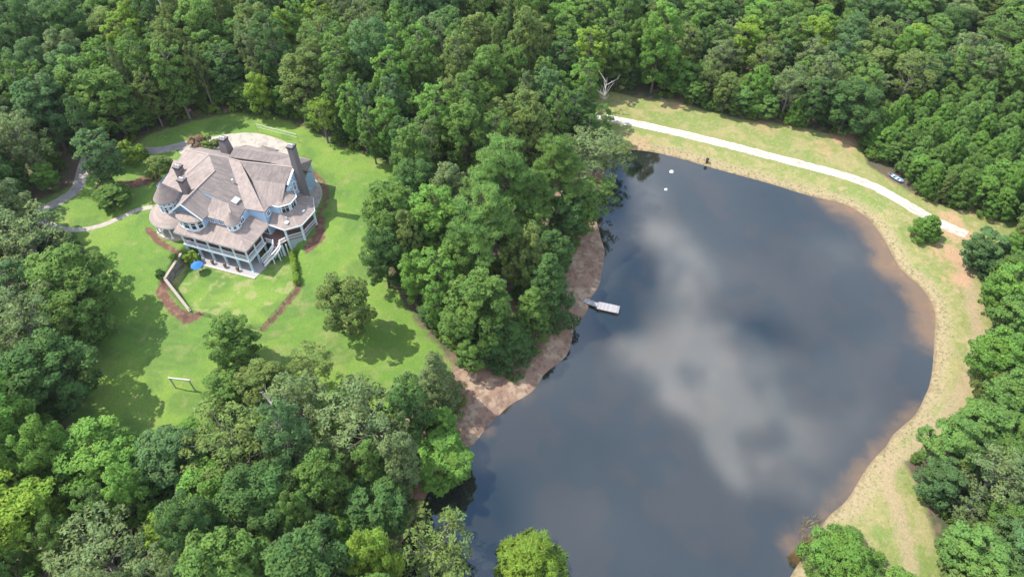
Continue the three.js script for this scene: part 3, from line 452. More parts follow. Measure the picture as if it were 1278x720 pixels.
// --- chimneys
function chimney(u, n, h0, h1, w, d, wideBase = 0) {
  const c = group('chimney', house); c.position.set(u, 0, -n);
  const g = new THREE.CylinderGeometry(Math.SQRT1_2, Math.SQRT1_2 * (1 + wideBase), 1, 4); g.rotateY(Math.PI / 4); g.scale(w, h1 - h0, d); g.translate(0, (h0 + h1) / 2, 0);
  mesh('stack', g.toNonIndexed(), brick, c).geometry.computeVertexNormals();
  mesh('crown', merge([boxG(w + .25, .18, d + .25, 0, h1 - .1, 0), boxG(w + .12, .14, d + .12, 0, h1 - .34, 0)]), darkMetal, c);
  mesh('flue', merge([cylG(.2, .18, .34, -w * .18, h1, 0, 10), cylG(.2, .18, .3, w * .2, h1, 0, 10)]), capMetal, c);
}
chimney(-7.2, 10.9, 5, 12.2, 1.25, 1.25); chimney(-2.95, 7.0, 8, 13.1, 1.2, 1.2); chimney(-3.3, 20.6, 6, 13.1, 1.3, 1.3, .9); chimney(15.95, 17.2, 0, 18.2, 1.1, 1.35);
// --- skylight, vents
{
  const s = group('skylight', house); s.position.set(7.35, 9.92, -7.9); s.rotation.z = -.31; mesh('frame', boxG(1.15, .2, 1.5, 0, .05, 0), capMetal, s); mesh('pane', boxG(.98, .05, 1.32, 0, .17, 0), new THREE.MeshPhysicalMaterial({ color: lin(.42, .5, .52), roughness: .15 }), s);
  mesh('vent_pipe', merge([cylG(.13, .13, .9, 4.6, 10.5, -11.5, 10), cylG(.24, .2, .2, 4.6, 11.35, -11.5, 10)]), capMetal, house);
  mesh('vent_pipe', cylG(.12, .12, .5, 16.6, 6.7, -9.4, 10), capMetal, house);
  for (const [u, n] of [[17.0, 8.6], [18.2, 12.6]]) { const k = group('skylight', house); k.position.set(u, 6.55, -n); mesh('pane', boxG(.7, .1, .7, 0, 0, 0), new THREE.MeshPhysicalMaterial({ color: lin(.6, .65, .66), roughness: .2 }), k); }
}

// ---------------------------------------------------------------- yard things
const worldOf = (u, n, h = 0) => { const p = fromLocal(u, n); return [p[0], HOUSE_Y + h, p[1]]; };
{ // retaining wall of stone blocks, its top stepping down to the lawn
  const w = group('retaining_wall'); tag(w, 'grey stone retaining wall around the sunken yard beside the house', 'wall');
  const a = fromLocal(...W0), b = fromLocal(...W1), c = fromLocal(...W2), segs = [[a, b, 5.55, 5.3], [b, c, 5.2, 3.35]];
  const blockMats = [.8, 1, 1.25].map(k => std(lin(.16 * k, .145 * k, .125 * k), .95)), capMat = std(lin(.27, .23, .19), .9);
  const r = rng(5);
  for (const [p, q, h0, h1] of segs) {
    const l = Math.hypot(q[0] - p[0], q[1] - p[1]), yaw = -Math.atan2(q[1] - p[1], q[0] - p[0]); const n = Math.round(l / .8);
    for (let k = 0; k < n; k++) { const f = (k + .5) / n, x = lerp(p[0], q[0], f), z = lerp(p[1], q[1], f), top = lerp(h0, h1, f); for (let y = 2.9; y < top - .1; y += .42) { const hh = Math.min(.4, top - y); mesh('stone', boxG(l / n - .02, hh, .46 + r() * .06, x, y + hh / 2, z, yaw), blockMats[(r() * 3) | 0], w); } }
    mesh('coping', (() => { const g = barG([p[0], h0 + .05, p[1]], [q[0], h1 + .05, q[1]],   .5, .12); return g; })(), capMat, w);
  }
}
{ // thin iron fence closing the sunken yard
  const f = group('iron_fence'); tag(f, 'low thin black iron fence along the far end of the sunken yard', 'fence');
  const ps = [fromLocal(...W2), at(326, 412, 3.1), at(372, 360, 3.1)];
  for (let s = 0; s < 2; s++) { const p = ps[s], q = ps[s + 1], l = Math.hypot(q[0] - p[0], q[1] - p[1]), n = Math.round(l / 2); for (let k = 0; k < n; k++) { const A = [lerp(p[0], q[0], k / n), lerp(p[1], q[1], k / n)], B = [lerp(p[0], q[0], (k + 1) / n), lerp(p[1], q[1], (k + 1) / n)], ya = groundY(...A), yb = groundY(...B); mesh('post', boxG(.07, 1.1, .07, A[0], ya + .5, A[1]), darkMetal, f); const g = [barG([A[0], ya + .95, A[1]], [B[0], yb + .95, B[1]], .035, .035), barG([A[0], ya + .15, A[1]], [B[0], yb + .15, B[1]], .035, .035)]; for (let m = 1; m < 12; m++) g.push(boxG(.016, .85, .016, lerp(A[0], B[0], m / 12), lerp(ya, yb, m / 12) + .55, lerp(A[1], B[1], m / 12))); mesh('panel', merge(g), darkMetal, f); } }
}
{ // blue garden parasol
  const [x, z] = at(247, 335, 3.9), p = group('patio_umbrella'), y = groundY(x, z); p.position.set(x, y, z); tag(p, 'bright blue patio umbrella on the lawn beside the arcade', 'umbrella');
  mesh('pole', cylG(.025, .025, 2.15, 0, 0, 0, 8), capMetal, p); mesh('base', cylG(.28, .22, .1, 0, 0, 0, 14), darkMetal, p);
  const can = new THREE.ConeGeometry(1.2, .42, 8, 1, true).toNonIndexed(); can.translate(0, 2.0, 0); can.computeVertexNormals(); mesh('canopy', can, new THREE.MeshPhysicalMaterial({ color: lin(.01, .13, .42), roughness: .9, transmission: .2, side: THREE.DoubleSide }), p);
}
for (let k = 0; k < 3; k++) { const u = 4.6 + k * 2.84, [x, y, z] = worldOf(u, -.7, .08), p = group('potted_plant'); p.position.set(x, y, z); tag(p, 'terracotta pot with reddish plant at the foot of an arcade column', 'potted plant', 'pots along the arcade');
  mesh('pot', cylG(.2, .3, .5, 0, 0, 0, 12), std(lin(.28, .1, .06), .9), p); const g = new THREE.IcosahedronGeometry(.36, 1); g.translate(0, .7, 0); const q = g.attributes.position; for (let i = 0; i < q.count; i++) { const h = .7 + .6 * hash2((q.getX(i) * 50) | 0, (q.getZ(i) * 50 + q.getY(i) * 31) | 0, 4); q.setXYZ(i, q.getX(i) * h, .7 + (q.getY(i) - .7) * h, q.getZ(i) * h); } g.computeVertexNormals(); mesh('plant', g, std(lin(.12, .07, .04), .9), p); }
{ // grill and air conditioners on the side terrace
  const g = group('barbecue_grill'), [x, z] = at(381, 236, 6.0); g.position.set(x, 5.52, z); g.rotation.y = -.3; tag(g, 'black covered barbecue grill on the curved terrace', 'grill');
  mesh('cabinet', boxG(1.5, .85, .7, 0, .43, 0), darkMetal, g); const lid = new THREE.CylinderGeometry(.36, .36, 1.1, 14, 1, false, 0, Math.PI); lid.rotateZ(Math.PI / 2); lid.rotateX(-Math.PI / 2); lid.translate(0, .86, 0); mesh('lid', lid, darkMetal, g); mesh('side_shelf', boxG(.5, .04, .6, 1.05, .84, 0), capMetal, g);
  for (const [px, py] of [[383, 247], [386, 252]]) { const a = group('air_conditioner'), [ax, az] = at(px, py, 6.2); a.position.set(ax, 5.52, az); a.rotation.y = -.33; tag(a, 'grey air conditioning unit with white top beside the terrace', 'air conditioner', 'air conditioners beside the terrace'); mesh('casing', boxG(.8, .75, .8, 0, .375, 0), std(lin(.12, .12, .125), .6), a); mesh('top_panel', boxG(.84, .05, .84, 0, .78, 0), std(lin(.6, .6, .6), .5), a); mesh('fan_grille', cylG(.3, .3, .03, 0, .81, 0, 16), darkMetal, a); }
}
{ // swing frame
  const [x0, z0] = at(218, 484, 3.2), [x1, z1] = at(242, 487, 3.2), s = group('swing_frame'), y = groundY(x0, z0); tag(s, 'weathered pale timber swing frame standing on the lawn', 'swing frame');
  const wood = std(lin(.36, .34, .31), .85), hh = 2.9; mesh('beam', barG([x0 - .2, y + hh, z0 - .1], [x1 + .2, y + hh, z1 - .1], .22, .24), wood, s);
  for (const [x, z] of [[x0, z0], [x1, z1]]) mesh('post', boxG(.17, hh + .1, .17, x, y + hh / 2 - .1, z - .1), wood, s);
}
{ // sports net
  const [x0, z0] = at(322, 166, 5.2), [x1, z1] = at(373, 180, 5), n = group('sports_net'); tag(n, 'thin white sports net strung between two posts on the lawn behind the parking court', 'net');
  const y0 = groundY(x0, z0), y1 = groundY(x1, z1); for (const [x, y, z] of [[x0, y0, z0], [x1, y1, z1]]) mesh('post', cylG(.05, .05, 2.4, x, y, z, 8), std(lin(.25, .27, .25), .6), n);
  const g = [barG([x0, y0 + 2.3, z0], [x1, y1 + 2.3, z1], .03, .09), barG([x0, y0 + 1.5, z0], [x1, y1 + 1.5, z1], .02, .05)]; for (let k = 1; k < 44; k++) g.push(boxG(.012, .8, .012, lerp(x0, x1, k / 44), lerp(y0, y1, k / 44) + 1.9, lerp(z0, z1, k / 44))); mesh('mesh_band', merge(g), std(lin(.7, .72, .7), .8), n);
}
{ // dock: gangway and wider platform, boards across
  const a = at(729, 374.5, .5), m = at(746, 380.5, .5), b = at(773, 386.5, .5), d = group('dock'); tag(d, 'weathered grey wooden dock reaching into the pond', 'dock');
  const mats = [.85, 1, 1.12].map(k => std(lin(.25 * k, .24 * k, .245 * k), .9)), r = rng(9);
  for (const [p, q, w, y] of [[a, m, 1.15, .5], [m, b, 1.85, .46]]) {
    const l = Math.hypot(q[0] - p[0], q[1] - p[1]), dx = (q[0] - p[0]) / l, dz = (q[1] - p[1]) / l, yaw = -Math.atan2(dz, dx), n = Math.round(l / .15);
    for (let k = 0; k < n; k++) { const f = (k + .5) / n * l; mesh('plank', boxG(l / n - .012, .04, w + (r() - .5) * .04, p[0] + dx * f, y, p[1] + dz * f, yaw), mats[(r() * 3) | 0], d); }
    for (const s of [-1, 1]) mesh('joist', barG([p[0] - dz * s * w * .44, y - .12, p[1] + dx * s * w * .44], [q[0] - dz * s * w * .44, y - .12, q[1] + dx * s * w * .44], .06, .18), std(lin(.14, .13, .12), .9), d);
    for (const s of [-1, 1]) for (const f of [.12, .92]) mesh('pile', cylG(.08, .08, y + 1.5, p[0] + dx * f * l - dz * s * w * .46, -1.45, p[1] + dz * f * l + dx * s * w * .46, 8), std(lin(.12, .1, .085), .9), d);
  }
}
{ // small boat drawn up at the edge of the pines
  const [x, z] = at(1120, 221, 2.0), b = group('rowing_boat'); b.position.set(x, groundY(x, z) + .02, z); const q = at(1112, 216, 2), r = at(1128, 226, 2); b.rotation.y = -Math.atan2(r[1] - q[1], r[0] - q[0]); tag(b, 'small blue flat bottomed boat on the grass at the edge of the young pines', 'boat');
  const L = 3.3, hull = [], ii = [], N = 14; for (let k = 0; k <= N; k++) { const f = k / N, w = .62 * Math.pow(Math.sin(Math.min(1, .32 + f * .95) * Math.PI * .5), .7) * (f > .8 ? 1 - (f - .8) * 3.2 : 1), x0 = -L / 2 + f * L; hull.push([x0, .42 + .12 * f * f, -w], [x0, .06 + (f > .85 ? (f - .85) * 1.2 : 0), -w * .8], [x0, .06 + (f > .85 ? (f - .85) * 1.2 : 0), w * .8], [x0, .42 + .12 * f * f, w]); if (k) for (let j = 0; j < 3; j++) { const o = (k - 1) * 4 + j; ii.push(o, o + 4, o + 1, o + 1, o + 4, o + 5); } } ii.push(0, 1, 2, 0, 2, 3);
  const g = new THREE.BufferGeometry(); g.setAttribute('position', new THREE.Float32BufferAttribute(hull.flat(), 3)); g.setIndex(ii); g.computeVertexNormals(); mesh('hull', g, std(lin(.05, .12, .22), .5, { side: THREE.DoubleSide }), b);
  mesh('gunwale', merge([-1, 1].flatMap(s => Array.from({ length: N }, (_, k) => { const a = hull[k * 4 + (s < 0 ? 0 : 3)], c = hull[(k + 1) * 4 + (s < 0 ? 0 : 3)]; return barG(a, c, .07, .05); }))), std(lin(.3, .4, .5), .5), b);
  for (const s of [-.9, .1, .95]) mesh('seat', boxG(.32, .04, 1.02 - (s > .9 ? .3 : 0), s, .34, 0), std(lin(.55, .57, .6), .6), b);
}
// floats on the pond
[[838.5, 214, .36], [831.5, 236, .26]].forEach(([px, py, r], i) => { const [x, z] = at(px, py, .15), f = group('water_float'); f.position.set(x, 0, z); tag(f, i ? 'smaller white float on the pond near the gravel road' : 'larger white float on the pond near the gravel road', 'float'); const g = new THREE.SphereGeometry(r, 16, 10); g.scale(1.2, .8, 1); g.translate(0, r * .45, 0); mesh('body', g, std(lin(.75, .75, .72), .5), f); mesh('ring', (() => { const t = new THREE.TorusGeometry(r * 1.15, r * .2, 8, 18); t.rotateX(Math.PI / 2); t.translate(0, r * .1, 0); return t; })(), std(lin(.6, .6, .58), .6), f); mesh('eye', cylG(.04, .04, r * .5, 0, r * 1.1, 0, 6), capMetal, f); });
{ // dark overflow pipe standing at the waterline
  const [x, z] = at(882, 204, .1), p = group('overflow_pipe'); p.position.set(x, 0, z); tag(p, 'dark rusty overflow pipe standing at the waterline of the bank', 'pipe'); const rust = std(lin(.05, .03, .02), .9); mesh('riser', cylG(.28, .28, 2.3, 0, -1, 0, 14), rust, p); mesh('trash_rack', merge([cylG(.4, .3, .3, 0, 1.2, 0, 12), ...Array.from({ length: 6 }, (_, k) => barG([Math.cos(k) * .36, 1.4, Math.sin(k) * .36], [0, 1.8, 0], .05, .05))]), rust, p);
}

// ---------------------------------------------------------------- trees
// crowns are clouds of small leaf sprays gathered in clumps on the limbs
function sprays(list, seed, spray) {
  // list: {c:[x,y,z], r, sy, n, tone, out:[dx,dy,dz]}
  const r = rng(seed), pos = [], col = [], nor = [], g3 = () => { let x, y, z, l; do { x = r() * 2 - 1; y = r() * 2 - 1; z = r() * 2 - 1; l = x * x + y * y + z * z; } while (l > 1 || l < .01); l = Math.sqrt(l); return [x / l, y / l, z / l]; };
  for (const b of list) {
    for (let k = 0; k < b.n; k++) {
      let d = g3(); if (d[0] * b.out[0] + d[1] * b.out[1] + d[2] * b.out[2] < -.35) { if (r() < .75) d = [-d[0], -d[1], -d[2]]; }
      const rad = b.r * (.72 + .36 * r()), cx = b.c[0] + d[0] * rad, cy = b.c[1] + d[1] * rad * b.sy, cz = b.c[2] + d[2] * rad;
      const j = g3(), f = spray.flop ?? .75; let nx = d[0] * .8 + j[0] * f, ny = d[1] * .8 + j[1] * f + .25, nz = d[2] * .8 + j[2] * f, l = Math.hypot(nx, ny, nz) || 1; nx /= l; ny /= l; nz /= l;
      let t = g3(), dt = t[0] * nx + t[1] * ny + t[2] * nz; if (spray.up) { t = [d[0] + t[0] * .5, Math.abs(d[1]) + spray.up, d[2] + t[2] * .5]; dt = t[0] * nx + t[1] * ny + t[2] * nz; }
      t = [t[0] - dt * nx, t[1] - dt * ny, t[2] - dt * nz]; l = Math.hypot(...t) || 1; t = [t[0] / l, t[1] / l, t[2] / l];
      const s = [ny * t[2] - nz * t[1], nz * t[0] - nx * t[2], nx * t[1] - ny * t[0]], L = spray.len * (.65 + .7 * r()), W = spray.wid * (.65 + .7 * r());
      const e = [d[0] * .5 + b.out[0] * .55 + nx * .55, d[1] * .5 + b.out[1] * .55 + ny * .55, d[2] * .5 + b.out[2] * .55 + nz * .55]; l = Math.hypot(...e) || 1; for (let q = 0; q < 3; q++) nor.push(e[0] / l, e[1] / l, e[2] / l);
      pos.push(cx - t[0] * L * .35 + s[0] * W * .5, cy - t[1] * L * .35 + s[1] * W * .5, cz - t[2] * L * .35 + s[2] * W * .5, cx - t[0] * L * .5 - s[0] * W * .5, cy - t[1] * L * .5 - s[1] * W * .5, cz - t[2] * L * .5 - s[2] * W * .5, cx + t[0] * L * .6, cy + t[1] * L * .6, cz + t[2] * L * .6);
      const v = b.tone * (.78 + .44 * r()), h = (r() - .5) * .22 + (b.warm || 0); for (let q = 0; q < 3; q++) col.push(v * (1 + h), v, v * (1 - h * .8));
    }
  }
  const g = new THREE.BufferGeometry(); g.setAttribute('position', new THREE.Float32BufferAttribute(pos, 3)); g.setAttribute('normal', new THREE.Float32BufferAttribute(nor, 3)); g.setAttribute('color', new THREE.Float32BufferAttribute(col, 3)); return g;
}
function limbG(a, b, r0, r1, n = 5) { const A = new THREE.Vector3(...a), B = new THREE.Vector3(...b), d = B.clone().sub(A), g = new THREE.CylinderGeometry(r1, r0, d.length(), n, 1, true); g.applyQuaternion(new THREE.Quaternion().setFromUnitVectors(new THREE.Vector3(0, 1, 0), d.clone().normalize())); const c = A.add(B).multiplyScalar(.5); g.translate(c.x, c.y, c.z); return g; }
const barks = { brown: std(lin(.09, .07, .055), .95), grey: std(lin(.14, .125, .11), .95), pine: std(lin(.085, .055, .042), .95) };
// every kind has the shape of a tree of height 20 (bushes 3); a copy is scaled
function makeKind(kind, seed) {
  const r = rng(seed), blobs = [], limbs = []; const big = [];
  const H = 20;
  if (kind === 'broadleaf' || kind === 'airy' || kind === 'lobed') {
    const R = 5, yc = kind === 'airy' ? 11.5 : 10.0, sv = kind === 'airy' ? 7.8 : 10.4, nb = kind === 'airy' ? 26 : kind === 'lobed' ? 20 : 34, lean = r() * 6.28;
    limbs.push(limbG([0, 0, 0], [.2, 7, .1], .36, .26, 8), limbG([.2, 7, .1], [.1, 14, -.2], .26, .1, 6));
    for (let k = 0; k < nb; k++) {
      const ph = k * 2.39996 + r() * .7, t = (k + .5) / nb, cy = lerp(-.72, .96, t) + (r() - .5) * .12, ring = Math.sqrt(Math.max(0, 1 - cy * cy)) * (cy < 0 ? 1 + cy * .25 : 1), rr = R * (.62 + .2 * r()) * (1 + .18 * Math.cos(ph - lean));
      const c = [Math.cos(ph) * ring * rr, yc + cy * sv * .86, Math.sin(ph) * ring * rr], br = (kind === 'lobed' ? 1.85 : kind === 'airy' ? 1.15 : 1.4) * (.75 + .5 * r());
      big.push([c, br]); limbs.push(limbG([.15, Math.max(2.5, c[1] - 3.5 - r() * 2), 0], c, kind === 'airy' ? .08 : .11, .03, 4));
    }
    for (let k = 0; k < (kind === 'airy' ? 4 : 8); k++) { const a = r() * 6.28, q = r() * 2; big.push([[Math.cos(a) * q, yc + (r() - .2) * sv * .7, Math.sin(a) * q], 1.6]); }
  } else if (kind === 'poplar') {
    const nb = 40; limbs.push(limbG([0, 0, 0], [0, 9, 0], .32, .2, 8), limbG([0, 9, 0], [0, 19, 0], .2, .05, 6));
    for (let k = 0; k < nb; k++) { const t = (k + .5) / nb, ph = k * 2.39996 + r() * .6, y = lerp(4.5, 19, t), R = 3.9 * Math.pow(Math.sin(Math.PI * clamp(.2 + (1 - t) * .62, 0, 1)), .8) * (t > .9 ? .55 : 1) * (.75 + .35 * r()); const c = [Math.cos(ph) * R * .78, y, Math.sin(ph) * R * .78]; big.push([c, lerp(1.35, .85, t) * (.8 + .4 * r())]); limbs.push(limbG([0, y - 1.2, 0], c, .08, .03, 4)); }
    big.push([[0, 10, 0], 1.8], [[0, 14, 0], 1.5], [[0, 7, 0], 1.8]);
  } else if (kind === 'pine') {
    limbs.push(limbG([0, 0, 0], [.15, 11, .1], .36, .26, 8), limbG([.15, 11, .1], [.1, 19.4, 0], .26, .06, 7));
    for (let k = 0; k < 30; k++) { const t = (k + .5) / 30, ph = k * 2.39996 + r() * 1.1, y = lerp(10.5, 19.3, t), R = 5.2 * Math.pow(1 - t * .92, .5) * (.4 + .62 * r()); const c = [Math.cos(ph) * R, y + R * .1, Math.sin(ph) * R]; big.push([c, lerp(1.5, 1.0, t) * (.8 + .5 * r()), .4]); limbs.push(limbG([.12, y - .6, .05], c, .1, .03, 4)); if (R > 2.6) big.push([[c[0] * .55, c[1] - .2, c[2] * .55], 1.0, .4]); }
  } else if (kind === 'youngpine') { // nominal height 20, bushy
    limbs.push(limbG([0, 0, 0], [0, 19, 0], .5, .06, 7));
    for (let k = 0; k < 52; k++) { const t = (k + .5) / 52, ph = k * 2.39996 + r() * .6, y = lerp(1.5, 19, t), R = 6.6 * Math.pow(1 - t, .62) * (.72 + .4 * r()) * (t < .12 ? .85 : 1); const c = [Math.cos(ph) * R, y + .8, Math.sin(ph) * R]; big.push([c, lerp(2.3, 1.1, t) * (.8 + .35 * r()), .95]); }
    big.push([[0, 5, 0], 4, .9], [[0, 9, 0], 3, 1], [[0, 13, 0], 2, 1]);
  } else if (kind === 'cedar') {
    limbs.push(limbG([0, 0, 0], [0, 19, 0], .34, .05, 7));
    for (let k = 0; k < 54; k++) { const t = (k + .5) / 54, ph = k * 2.39996 + r() * .5, y = lerp(.8, 18.8, t), R = 3.7 * Math.pow(1 - t, .75) * (.75 + .35 * r()); const c = [Math.cos(ph) * R, y, Math.sin(ph) * R]; big.push([c, lerp(1.35, .65, t) * (.8 + .4 * r()), 1]); }
    big.push([[0, 4, 0], 2.2, 1], [[0, 8, 0], 1.7, 1], [[0, 12, 0], 1.2, 1]);
  } else if (kind === 'bush') { // nominal height 3, radius 1.7
    limbs.push(limbG([0, 0, 0], [.1, 1.4, 0], .07, .03, 5));
    for (let k = 0; k < 13; k++) { const t = (k + .5) / 13, ph = k * 2.4 + r(), y = lerp(.5, 2.5, t), R = 1.2 * Math.sqrt(Math.max(.05, 1 - Math.pow((y - 1.1) / 1.9, 2))) * (.7 + .4 * r()); big.push([[Math.cos(ph) * R, y, Math.sin(ph) * R], .55 * (.75 + .5 * r()), .9]); limbs.push(limbG([0, .2, 0], [Math.cos(ph) * R, y, Math.sin(ph) * R], .035, .015, 4)); }
  }
  const small = kind === 'bush', yc = small ? 1.1 : 11;
  for (const [c, br, sy = .82] of big) {
    const tone = .85 + .3 * r(), warm = (r() - .5) * .12, n = kind === 'airy' ? 7 : 9;
    for (let k = 0; k < n; k++) {
      const ph = r() * 6.283, u = r() * 1.7 - .7, q = Math.sqrt(Math.max(0, 1 - u * u)), d = [Math.cos(ph) * q, u, Math.sin(ph) * q], rs = br * (.34 + .22 * r());
      const p = [c[0] + d[0] * br * .72, c[1] + d[1] * br * .72 * sy, c[2] + d[2] * br * .72], o = [p[0], (p[1] - yc) * .7 + .5, p[2]], l = Math.hypot(...o) || 1;
      const dens = { broadleaf: 78, lobed: 78, airy: 62, poplar: 95, pine: 105, youngpine: 42, cedar: 100, bush: 300 }[kind];
      blobs.push({ c: p, r: rs, sy, n: Math.max(8, Math.round(dens * rs * rs * 1.25)), tone: tone * (.92 + .16 * r()), warm, out: [o[0] / l, o[1] / l, o[2] / l] });
    }
  }
  const sp = { broadleaf: { len: .42, wid: .30 }, lobed: { len: .42, wid: .30 }, airy: { len: .36, wid: .24, flop: 1 }, poplar: { len: .38, wid: .28 }, pine: { len: .62, wid: .12, up: .7, flop: .9 }, youngpine: { len: .9, wid: .26, up: 1.0, flop: .9 }, cedar: { len: .42, wid: .2, up: .6 }, bush: { len: .24, wid: .17 } }[kind];
  return { crown: sprays(blobs, seed + 7, sp), trunk: merge(limbs) };
}
const KINDS = {}; const shapes = (k, n) => KINDS[k] = Array.from({ length: n }, (_, i) => makeKind(k, 1000 + i * 37 + k.length * 911 + k.charCodeAt(0) * 13));
shapes('broadleaf', 6); shapes('lobed', 3); shapes('airy', 3); shapes('poplar', 3); shapes('pine', 3); shapes('youngpine', 3); shapes('cedar', 2); shapes('bush', 3);
const TONES = { mid: [.132, .232, .05], dark: [.088, .172, .046], greyish: [.175, .24, .09], lime: [.2, .31, .042], olive: [.165, .23, .06], bright: [.15, .285, .052], pine: [.148, .268, .064], rust: [.3, .2, .13], blue: [.108, .2, .068] };
const TONE_WORD = { mid: 'mid green', dark: 'dark green', greyish: 'grey green', lime: 'yellow green', olive: 'olive green', bright: 'bright green', pine: 'light green', rust: 'rust brown', blue: 'blue green' };
const leafMat = {}; for (const k in TONES) leafMat[k] = new THREE.MeshPhysicalMaterial({ color: lin(...TONES[k]), vertexColors: true, roughness: .85, transmission: .5, thickness: 0, side: THREE.DoubleSide, specularIntensity: .15 });
const NAME = { broadleaf: 'broadleaf_tree', lobed: 'round_headed_tree', airy: 'open_crowned_tree', poplar: 'upright_tree', pine: 'pine_tree', youngpine: 'young_pine', cedar: 'cedar_tree', bush: 'bush' };
const WORD = { broadleaf: 'broadleaf tree', lobed: 'round headed tree', airy: 'open crowned tree', poplar: 'upright tree', pine: 'tall pine', youngpine: 'bushy young pine', cedar: 'conical cedar', bush: 'bush' };
const rT = rng(4242), planted = [];
function plant(kind, x, z, H, R, tone, label, grp, vi) {
  const set = KINDS[kind], s = set[vi !== undefined ? vi % set.length : (rT() * set.length) | 0], t = group(NAME[kind]), nominal = kind === 'bush' ? 3 : 20, r0 = { broadleaf: 5.4, lobed: 5.6, airy: 5.4, poplar: 4.3, pine: 5.4, youngpine: 7.4, cedar: 4.2, bush: 1.6 }[kind];
  t.position.set(x, groundY(x, z) - .05, z); t.rotation.y = rT() * 6.283; t.scale.set(R / r0, H / nominal, R / r0);
  mesh('trunk', s.trunk, kind === 'pine' || kind === 'youngpine' ? barks.pine : kind === 'airy' || kind === 'poplar' ? barks.grey : barks.brown, t); mesh('crown', s.crown, leafMat[tone], t);
  planted.push([x, z, R]); return tag(t, label, kind === 'bush' ? 'bush' : 'tree', grp);
}
// crown centre seen at (px, py): stand the tree so that the middle of its crown is there
const MID = { broadleaf: .55, lobed: .55, airy: .62, poplar: .55, pine: .72, youngpine: .42, cedar: .4, bush: .45 };
function treeAt(px, py, H, R, kind, tone, label, grp, vi) { let y = 3; for (let k = 0; k < 3; k++) { const p = at(px, py, y + MID[kind] * H); y = groundY(...p); if (k === 2) return plant(kind, p[0], p[1], H, R, tone, label, grp, vi); } }
// visible open ground in the photo; crowns elsewhere must not cover it
const OPEN = [[[45, 268], [60, 292], [118, 300], [135, 330], [146, 390], [128, 425], [118, 470], [95, 535], [200, 528], [240, 490], [232, 470], [258, 440], [258, 392], [300, 388], [326, 412], [335, 430], [395, 425], [392, 330], [400, 312], [440, 338], [462, 372], [462, 415], [520, 432], [515, 480], [548, 440], [520, 400], [495, 370], [478, 335], [448, 305], [455, 268], [488, 216], [440, 202], [400, 184], [345, 163], [300, 155], [240, 168], [195, 180], [182, 235], [150, 262], [100, 272]],
  [[765, 128], [830, 134], [920, 152], [1000, 165], [1062, 180], [1078, 203], [1105, 206], [1130, 222], [1138, 240], [1180, 262], [1232, 268], [1202, 300], [1198, 330], [1222, 365], [1225, 420], [1200, 500], [1175, 540], [1112, 572], [1135, 600], [1158, 690], [1162, 730], [1095, 730], [1045, 678], [1005, 730], [722, 730], [690, 662], [640, 662], [602, 690], [580, 655], [545, 630], [560, 600], [605, 548], [590, 530], [580, 470], [640, 458], [690, 425], [712, 385], [710, 335], [735, 292], [748, 270], [770, 252], [785, 200], [795, 178], [765, 150]],
  [[88, 195], [108, 195], [112, 240], [80, 262], [45, 272], [45, 262], [80, 245]]];
const openAt = (px, py) => OPEN.some(p => inPoly(px, py, p));
function coversOpen(x, z, H, R, kind) {
  const y = groundY(x, z), m = MID[kind] * H, lo = kind === 'pine' ? .45 : .15;
  for (const [dx, dy, dz] of [[0, H * .97, 0], [R * .8, m, 0], [-R * .8, m, 0], [0, m, R * .8], [0, m, 0], [R * .55, H * .82, 0], [-R * .55, H * .82, 0], [R * .5, H * lo, R * .5], [-R * .5, H * lo, R * .5], [0, H * lo, R * .6]]) { const q = toPx(x + dx, y + dy, z + dz); if (openAt(q[0], q[1])) return true; }
  return false;
}
